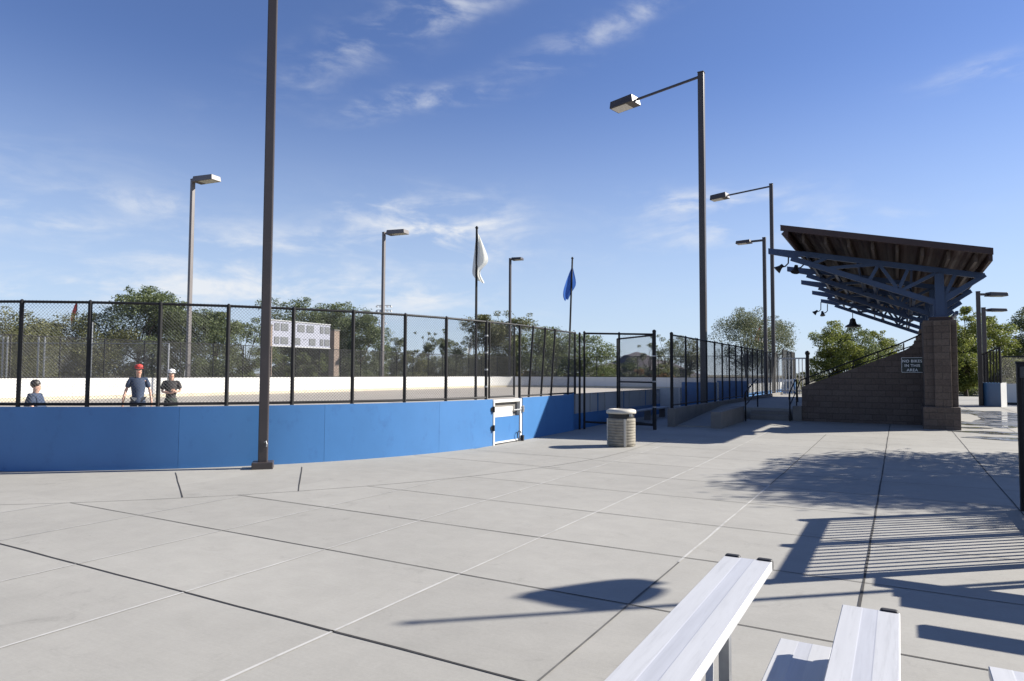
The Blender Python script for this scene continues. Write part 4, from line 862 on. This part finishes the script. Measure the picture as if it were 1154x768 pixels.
T = [
 ('sprawling olive tree at the far left behind the court fence', 4, 62, 338, 8, .12, 'olive', 60, 6500, .3, 'flat'),
 ('low olive tree under the distant red flag', 64, 74, 367, 9, .1, 'olive', 46, 4500, .32, 'round'),
 ('broad olive tree just left of the tallest leafy tree', 104, 76, 355, 8, .1, 'olive', 46, 4500, .32, 'round'),
 ('tallest deep green leafy tree behind the two skaters', 160, 80, 324, 9.2, .1, 'deep', 62, 8000, .34, 'round'),
 ('deep green leafy tree behind the grey light pole', 206, 82, 342, 7.5, .08, 'deep', 48, 5600, .34, 'round'),
 ('shorter green tree right of the grey light pole', 243, 84, 354, 8, .06, 'deep', 44, 5000, .34, 'round'),
 ('small green tree left of the thick brown pole', 279, 88, 360, 6.5, .05, 'mid', 34, 3600, .34, 'round'),
 ('grey green tree rising above the left half of the scoreboard', 336, 104, 341, 11, .1, 'deep', 60, 7000, .4, 'up'),
 ('grey green tree rising above the right half of the scoreboard', 375, 106, 344, 11, .1, 'deep', 56, 7000, .4, 'up'),
 ('grey green tree right of the scoreboard pier', 404, 102, 352, 8, .05, 'deep', 46, 5000, .4, 'round'),
 ('spindly pale sapling right of the distant stadium lamps', 446, 130, 382, 6, .2, 'grey', 22, 1100, .42, 'up'),
 ('spindly pale sapling between two fence posts', 484, 132, 376, 6, .2, 'grey', 22, 1200, .42, 'up'),
 ('narrow dark sapling pointing up beside a fence post', 500, 128, 372, 2.4, .1, 'deep', 14, 900, .36, 'cone'),
 ('pale low sapling left of the dark feathery tree', 512, 134, 384, 6, .1, 'grey', 22, 1400, .42, 'up'),
 ('dark feathery tree behind the white flag pole', 545, 96, 357, 7.5, .06, 'olive', 50, 5200, .34, 'round'),
 ('dark feathery tree behind the rink door', 574, 98, 355, 7, .05, 'olive', 44, 4600, .34, 'up'),
 ('broad yellow green tree behind the blue flag pole', 618, 92, 370, 9, .04, 'mid', 56, 6500, .32, 'round'),
 ('yellow green tree sloping down toward the gate', 655, 94, 379, 9, .03, 'mid', 48, 5000, .32, 'round'),
 ('thin sparse sapling behind the gate post', 733, 118, 385, 5, .15, 'grey', 18, 700, .34, 'up'),
 ('thin sparse tree beside the tall brown pole', 752, 112, 377, 7, .15, 'grey', 26, 1500, .32, 'up'),
 ('thin sparse tree between the gate post and the tall pole', 776, 116, 378, 7, .15, 'olive', 26, 1600, .34, 'up'),
 ('large airy grey green tree between the brown light poles', 842, 90, 345, 9.5, .22, 'grey', 60, 5600, .26, 'round'),
 ('airy grey green tree touching the far light pole', 872, 93, 356, 6, .2, 'grey', 34, 2400, .26, 'round'),
 ('bright green bushy tree behind the sloped block wall', 938, 60, 362, 4.6, .1, 'yel', 46, 5200, .22, 'round'),
 ('bright green bushy tree under the hanging pendant lamp', 968, 61, 366, 5.0, .1, 'mid', 46, 5000, .22, 'round'),
 ('yellow green bushy tree against the top of the wall rail', 990, 63, 373, 4.0, .1, 'yel', 36, 3600, .22, 'round'),
 ('wispy grey sapling under the roof trusses', 1003, 84, 372, 4, .3, 'grey', 18, 800, .26, 'up'),
 ('tall yellow green tree between the pillar and the walkway lamps', 1088, 56, 346, 4.4, .08, 'yel', 50, 6000, .22, 'round'),
 ('yellow green tree behind the two walkway lamps', 1118, 60, 357, 4.8, .1, 'yel', 46, 5000, .22, 'round'),
 ('shady green tree low behind the pillar', 1072, 58, 365, 4.4, .04, 'mid', 40, 4200, .22, 'round'),
 ('dark green tree at the right edge of the view', 1162, 62, 343, 5, .1, 'deep', 44, 4600, .22, 'round'),
]
for k, (lab, px, d, top, w, z0f, lf, nc, nl, ls, sh) in enumerate(T):
    wide = 1.14 if px < 420 or 530 < px < 700 else 1.0
    tree(lab, px, d, top-(2 if px < 700 else 0), w*wide, z0f, lf, int(nc*1.15), int(nl*1.25), ls, 100+k, group=GT, shape=sh)
tree('airy shade tree past the black railing whose shadow lies on the paving', 0, 0, 0, 6.8, .36, 'mid', 80, 15000, .185, 77, loc=(6.9, 18.1), height=7.0, shape='flat', group=None)
# brush beyond the rink
for k, (px, d, h) in enumerate(((316, 93, 4.2), (328, 95, 3.6), (341, 92, 4.4), (353, 94, 3.8), (364, 92, 4.3), (395, 95, 3.2))):
    tree('leafy grey green shrub standing behind the scoreboard piers', px, d, 0, 3.6, .02, ('mid', 'grey')[k % 2], 20, 1300, .3, 250+k, name='desert_shrub', cat='shrub', group='shrubs behind the scoreboard', height=h, trunk=.05)
for k in range(34):
    px = 300+R.random()*480 if k > 8 else 590+R.random()*170; d = R.uniform(94, 112); x, y = at(px, d)
    dry = px > 585 and k % 3 != 0
    tree(('dry orange desert shrub beyond the far boards' if dry else 'low green desert shrub beyond the far boards'), px, d, 0, R.uniform(2.6, 4.5), .02, 'dry' if dry else ('olive' if k % 2 else 'grey'), 10, 420, .3, 300+k, name='desert_shrub', cat='shrub', group='dry shrubs beyond the far boards' if dry else 'green shrubs beyond the far boards', height=R.uniform(1.6, 3.2), trunk=.04)
for k in range(26):
    px = 318+k*11.5+R.uniform(-5, 5) if k < 23 else 700+R.uniform(-20, 30); d = R.uniform(122, 138); h_ = R.uniform(3.6, 6.0)
    tree('low grey green tree in the distant belt beyond the rink', px, d, 0, R.uniform(5, 7.5), .02, ('grey', 'olive', 'deep')[k % 3], 18, 900, .42, 500+k, name='distant_tree', group='distant belt of low trees', height=h_, trunk=.08)
for k, (px, d, h) in enumerate(((1133, 66, 4.2), (1150, 68, 4.6), (1168, 66, 4.0), (1090, 66, 1.4), (1100, 70, 1.6), (925, 70, 2.2), (905, 76, 2.0), (1140, 58, 2.2), (1150, 60, 2.4))):
    tree(('ragged green shrub behind the grandstand wall' if px < 1000 else 'ragged green shrub beyond the walkway lamps'), px, d, 0, 3.2, .02, 'olive', 12, 700, .2, 400+k, name='desert_shrub', cat='shrub', group='shrubs behind the grandstand wall' if px < 1000 else 'shrubs beyond the walkway lamps', height=h, trunk=.04) if h < 4 else tree('dense dark shrub filling the view above the neighbouring rink boards', px, d, 0, 3.6, .02, 'deep', 22, 2400, .24, 400+k, name='desert_shrub', cat='shrub', group='tall shrubs beyond the neighbouring rink', height=h, trunk=.05)

# ---------------------------------------------------------------- people
def skin_mesh(name, joints, edges, rads, m_, parent, M4, sub=1):
    me = bpy.data.meshes.new(name); keys = list(joints); ix = {k: i for i, k in enumerate(keys)}
    me.from_pydata([tuple(M4 @ Vector(joints[k])) for k in keys], [(ix[a], ix[b]) for a, b in edges], [])
    o = bpy.data.objects.new(name+'_tmp', me); COL.objects.link(o); sk = o.modifiers.new('k', 'SKIN'); sk.use_smooth_shade = True
    for k in keys:
        r_ = rads[k]; d = me.skin_vertices[0].data[ix[k]]; d.radius = (r_, r_) if isinstance(r_, (int, float)) else r_; d.use_root = (k == keys[0])
    s_ = o.modifiers.new('s', 'SUBSURF'); s_.levels = sub; s_.render_levels = sub
    bpy.context.view_layer.update(); m2 = bpy.data.meshes.new_from_object(o.evaluated_get(bpy.context.evaluated_depsgraph_get())); bpy.data.objects.remove(o)
    m2.materials.clear(); m2.materials.append(m_); m2.polygons.foreach_set('use_smooth', [True]*len(m2.polygons)); n = bpy.data.objects.new(name, m2); COL.objects.link(n); n.parent = parent; return n
def person(label, x, y, height, face, arms, shirt, pants, hair, hat, wide=1., skirt=False, z0=.008):
    t = thing('person', label, 'person', (x, y, z0)); k = height/1.78; M4 = Matrix.Rotation(face+pi/2, 4, 'Z') @ Matrix.Scale(k, 4)      # figure faces -Y
    J = {'pelvis': (0, 0, .95), 'waist': (0, .01, 1.1), 'chest': (0, .02, 1.3), 'neck': (0, .02, 1.48), 'jaw': (0, -.018, 1.58), 'head': (0, .0, 1.675), 'crown': (0, .01, 1.755)}
    Rd = {'pelvis': (.11*wide, .085*wide), 'waist': (.1*wide, .08*wide), 'chest': (.11*wide, .075*wide), 'neck': .052, 'jaw': .07, 'head': .093, 'crown': .055}
    E = [('pelvis', 'waist'), ('waist', 'chest'), ('chest', 'neck'), ('neck', 'jaw'), ('jaw', 'head'), ('head', 'crown')]
    J['nose'] = (0, -.1, 1.655); Rd['nose'] = .014; E.append(('head', 'nose'))
    for s_, n in ((-1, 'l'), (1, 'r')):
        el_, wr_, hn = arms[0 if s_ < 0 else 1]
        J['sh'+n] = (s_*.175, .02, 1.4); J['el'+n] = el_; J['wr'+n] = wr_; J['pa'+n] = hn
        Rd['sh'+n] = .03; Rd['el'+n] = .04; Rd['wr'+n] = .03; Rd['pa'+n] = (.036, .022); E += [('chest', 'sh'+n), ('sh'+n, 'el'+n), ('el'+n, 'wr'+n), ('wr'+n, 'pa'+n)]
        hd = (Vector(hn)-Vector(wr_)).normalized(); sd_ = hd.orthogonal().normalized(); cu = hd.cross(sd_)
        for f in range(4):
            ln = (.075, .088, .082, .062)[f]; b0 = Vector(hn)+sd_*(f-1.5)*.019+hd*.02; m1 = b0+hd*ln*.55; e1 = m1+hd*ln*.4+cu*.022
            for nm, v, r_ in ((f'f{f}a{n}', m1, .009), (f'f{f}b{n}', e1, .0075)): J[nm] = tuple(v); Rd[nm] = r_
            E += [('pa'+n, f'f{f}a{n}'), (f'f{f}a{n}', f'f{f}b{n}')]
        v = Vector(hn)+sd_*-.042+hd*.005; v2 = v+hd*.045-sd_*.012; J['ta'+n] = tuple(v); J['tb'+n] = tuple(v2); Rd['ta'+n] = .011; Rd['tb'+n] = .009; E += [('wr'+n, 'ta'+n), ('ta'+n, 'tb'+n)]
        J['hp'+n] = (s_*.082, 0, .9); J['kn'+n] = (s_*.115, -.02, .5); J['an'+n] = (s_*.125, .015, .09); J['to'+n] = (s_*.135, -.13, .035)
        Rd['hp'+n] = .08*wide; Rd['kn'+n] = .062; Rd['an'+n] = .042; Rd['to'+n] = .036; E += [('pelvis', 'hp'+n), ('hp'+n, 'kn'+n), ('kn'+n, 'an'+n), ('an'+n, 'to'+n)]
    skin_mesh('body', J, E, Rd, M_SKIN, t, M4, 1)
    up = lambda ks, g: {q_: (tuple(c+g for c in Rd[q_]) if isinstance(Rd[q_], tuple) else Rd[q_]+g) for q_ in ks}
    ks = ['pelvis', 'waist', 'chest', 'shl', 'shr', 'hem']; j2 = {q_: J[q_] for q_ in ks if q_ in J}; j2['hem'] = (0, 0, .86); j2['collar'] = (0, .02, 1.44)
    e2 = [('pelvis', 'waist'), ('waist', 'chest'), ('pelvis', 'hem'), ('chest', 'shl'), ('chest', 'shr'), ('chest', 'collar')]; r2 = {'pelvis': (.18*wide, .14*wide), 'waist': (.17*wide, .135*wide), 'chest': (.185*wide, .14*wide), 'shl': .092, 'shr': .092}; r2['hem'] = (.185*wide, .145*wide); r2['collar'] = .1
    for n in 'lr':
        j2['sl'+n] = tuple(Vector(J['sh'+n]).lerp(Vector(J['el'+n]), .78)); r2['sl'+n] = .075; e2.append(('sh'+n, 'sl'+n))
    skin_mesh('shirt', j2, e2, r2, shirt, t, M4, 1)
    if skirt:
        q_ = MB(); q_.lathe((0, 0, 0), [(.15, .98), (.17, .9), (.2, .6), (.24, .3), (.25, .12), (.235, .12), (.2, .5)], n=20)
        me = bpy.data.meshes.new('trousers'); me.from_pydata([tuple(M4 @ Vector((v[0]*(1+.1*sin(9*atan2(v[1], v[0]))*(1-v[2])), v[1]*.8, v[2]))) for v in q_.v], [], q_.f); me.materials.append(pants); o = bpy.data.objects.new('trousers', me); COL.objects.link(o); o.parent = t; me.polygons.foreach_set('use_smooth', [True]*len(me.polygons))
    else:
        j3 = {'pelvis': (0, 0, .97)}; e3 = []; r3 = {'pelvis': (.16*wide, .13*wide)}
        for n in 'lr':
            for q_, g in (('hp', .02), ('kn', .03), ('an', .035)): j3[q_+n] = J[q_+n]; r3[q_+n] = Rd[q_+n]+g
            e3 += [('pelvis', 'hp'+n), ('hp'+n, 'kn'+n), ('kn'+n, 'an'+n)]
        skin_mesh('trousers', j3, e3, r3, pants, t, M4, 1)
    for n in 'lr':
        j4 = {'a': (J['an'+n][0], .03, .07), 'b': (J['to'+n][0], -.15, .05)}; skin_mesh('shoe', j4, [('a', 'b')], {'a': .055, 'b': .05}, M_SHOE, t, M4, 1)
    def part(nm, mb_, m_, smooth=True):
        me = bpy.data.meshes.new(nm); me.from_pydata([tuple(M4 @ Vector(v)) for v in mb_.v], [], mb_.f); me.materials.append(m_); me.polygons.foreach_set('use_smooth', [smooth]*len(me.polygons)); o = bpy.data.objects.new(nm, me); COL.objects.link(o); o.parent = t
    q_ = MB(); q_.lathe((0, .012, 1.69), [(.03, -.03), (.098, -.02), (.102, .02), (.088, .075), (.05, .105), (.01, .112)], n=16)
    if hair == 'long': q_.lathe((0, .05, 1.6), [(.05, -.14), (.075, -.1), (.085, .0), (.07, .1), (.02, .12)], n=12)
    if hat is None: q_.lathe((0, .02, 1.71), [(.05, -.1), (.106, -.03), (.11, .02), (.095, .075), (.05, .11), (.01, .118)], n=16)
    part('hair', q_, M_HAIR)
    for s_ in (-1, 1):
        q_ = MB(); q_.lathe((s_*.034, -.083, 1.678), [(.002, -.01), (.011, 0), (.002, .01)], n=8); part('eye', q_, M_DARK)
    q_ = MB(); q_.box((0, -.084, 1.6), (.05, .012, .012)); part('mouth', q_, M_RED)
    if hat:
        q_ = MB(); q_.lathe((0, .005, 1.735), [(.093, -.015), (.099, .0), (.094, .035), (.066, .066), (.015, .078), (.005, .08)], n=18)
        n_ = 10; vs = [(.1*cos(a), -.02-.1*abs(sin(a))*1.0, 1.71) for a in [pi+pi*i/n_ for i in range(n_+1)]]+[(.1*cos(a)*.95, -.03-.185*abs(sin(a))-.02, 1.695) for a in [pi+pi*i/n_ for i in range(n_+1)]]
        q_.add(vs, [(i, i+1, n_+2+i, n_+1+i) for i in range(n_)]); part('cap', q_, hat)
    return t, M4
tocam = lambda x, y: atan2(-y, -x)
hang = lambda s_, o=0: ((s_*.27, .03, 1.14), (s_*(.3+o), -.05, .9), (s_*(.3+o), -.08, .82))
MX, MY = at(157, 18.3)
t, M4 = person('man in a red cap and navy tee walking in the rink with arms hanging', MX, MY, 1.88, tocam(MX, MY)+.12, (hang(-1, .04), hang(1)), M_NAVY, M_JEAN, 'short', M_RED, wide=.98)
hp = Vector((MX, MY, .008))+(M4 @ Vector((-.34, -.09, .8)))
st = thing('hockey_stick', 'thin hockey stick held low in the right hand of the red capped man', 'hockey stick', tuple(hp))
mb = MB(); tip = hp+Vector((-.25, -.1, -.75)); mb.tube(hp+Vector((.06, .02, .2)), tip, .014, n=6); mb.build('shaft', [M_WOOD], st); mb = MB(); mb.beam(tip, tip+Vector((-.24, -.06, -.0)), .02, .06); mb.build('blade', [M_DARK], st)
bend = ((-.235, .02, 1.16), (-.07, -.2, 1.13), (-.0, -.24, 1.14)); bend2 = ((.25, .02, 1.17), (.08, -.2, 1.16), (.03, -.25, 1.19))
WX, WY = at(194, 19.2)
person('person in a white cap and dark tee holding both hands together at the chest', WX, WY, 1.76, tocam(WX, WY)+.1, (bend, bend2), M_BLKT, M_OLIVE, 'long', M_CAPW, wide=.85, skirt=True)
person('dark haired child in a navy tee standing sideways behind the blue boards', -15.45, 7.25, 1.5, tocam(-15.45, 7.25)+1.15, (((-.24, -.03, 1.14), (-.2, -.2, 1.02), (-.18, -.27, 1.02)), ((.24, -.03, 1.14), (.2, -.2, 1.02), (.18, -.27, 1.02))), M_NAVY, M_JEAN, 'short', None, wide=1.05)

for o in list(bpy.data.objects):
    if '_o' in o: del o['_o']
print('objects', len(bpy.data.objects), 'polys', sum(len(o.data.polygons) for o in bpy.data.objects if o.type == 'MESH'))
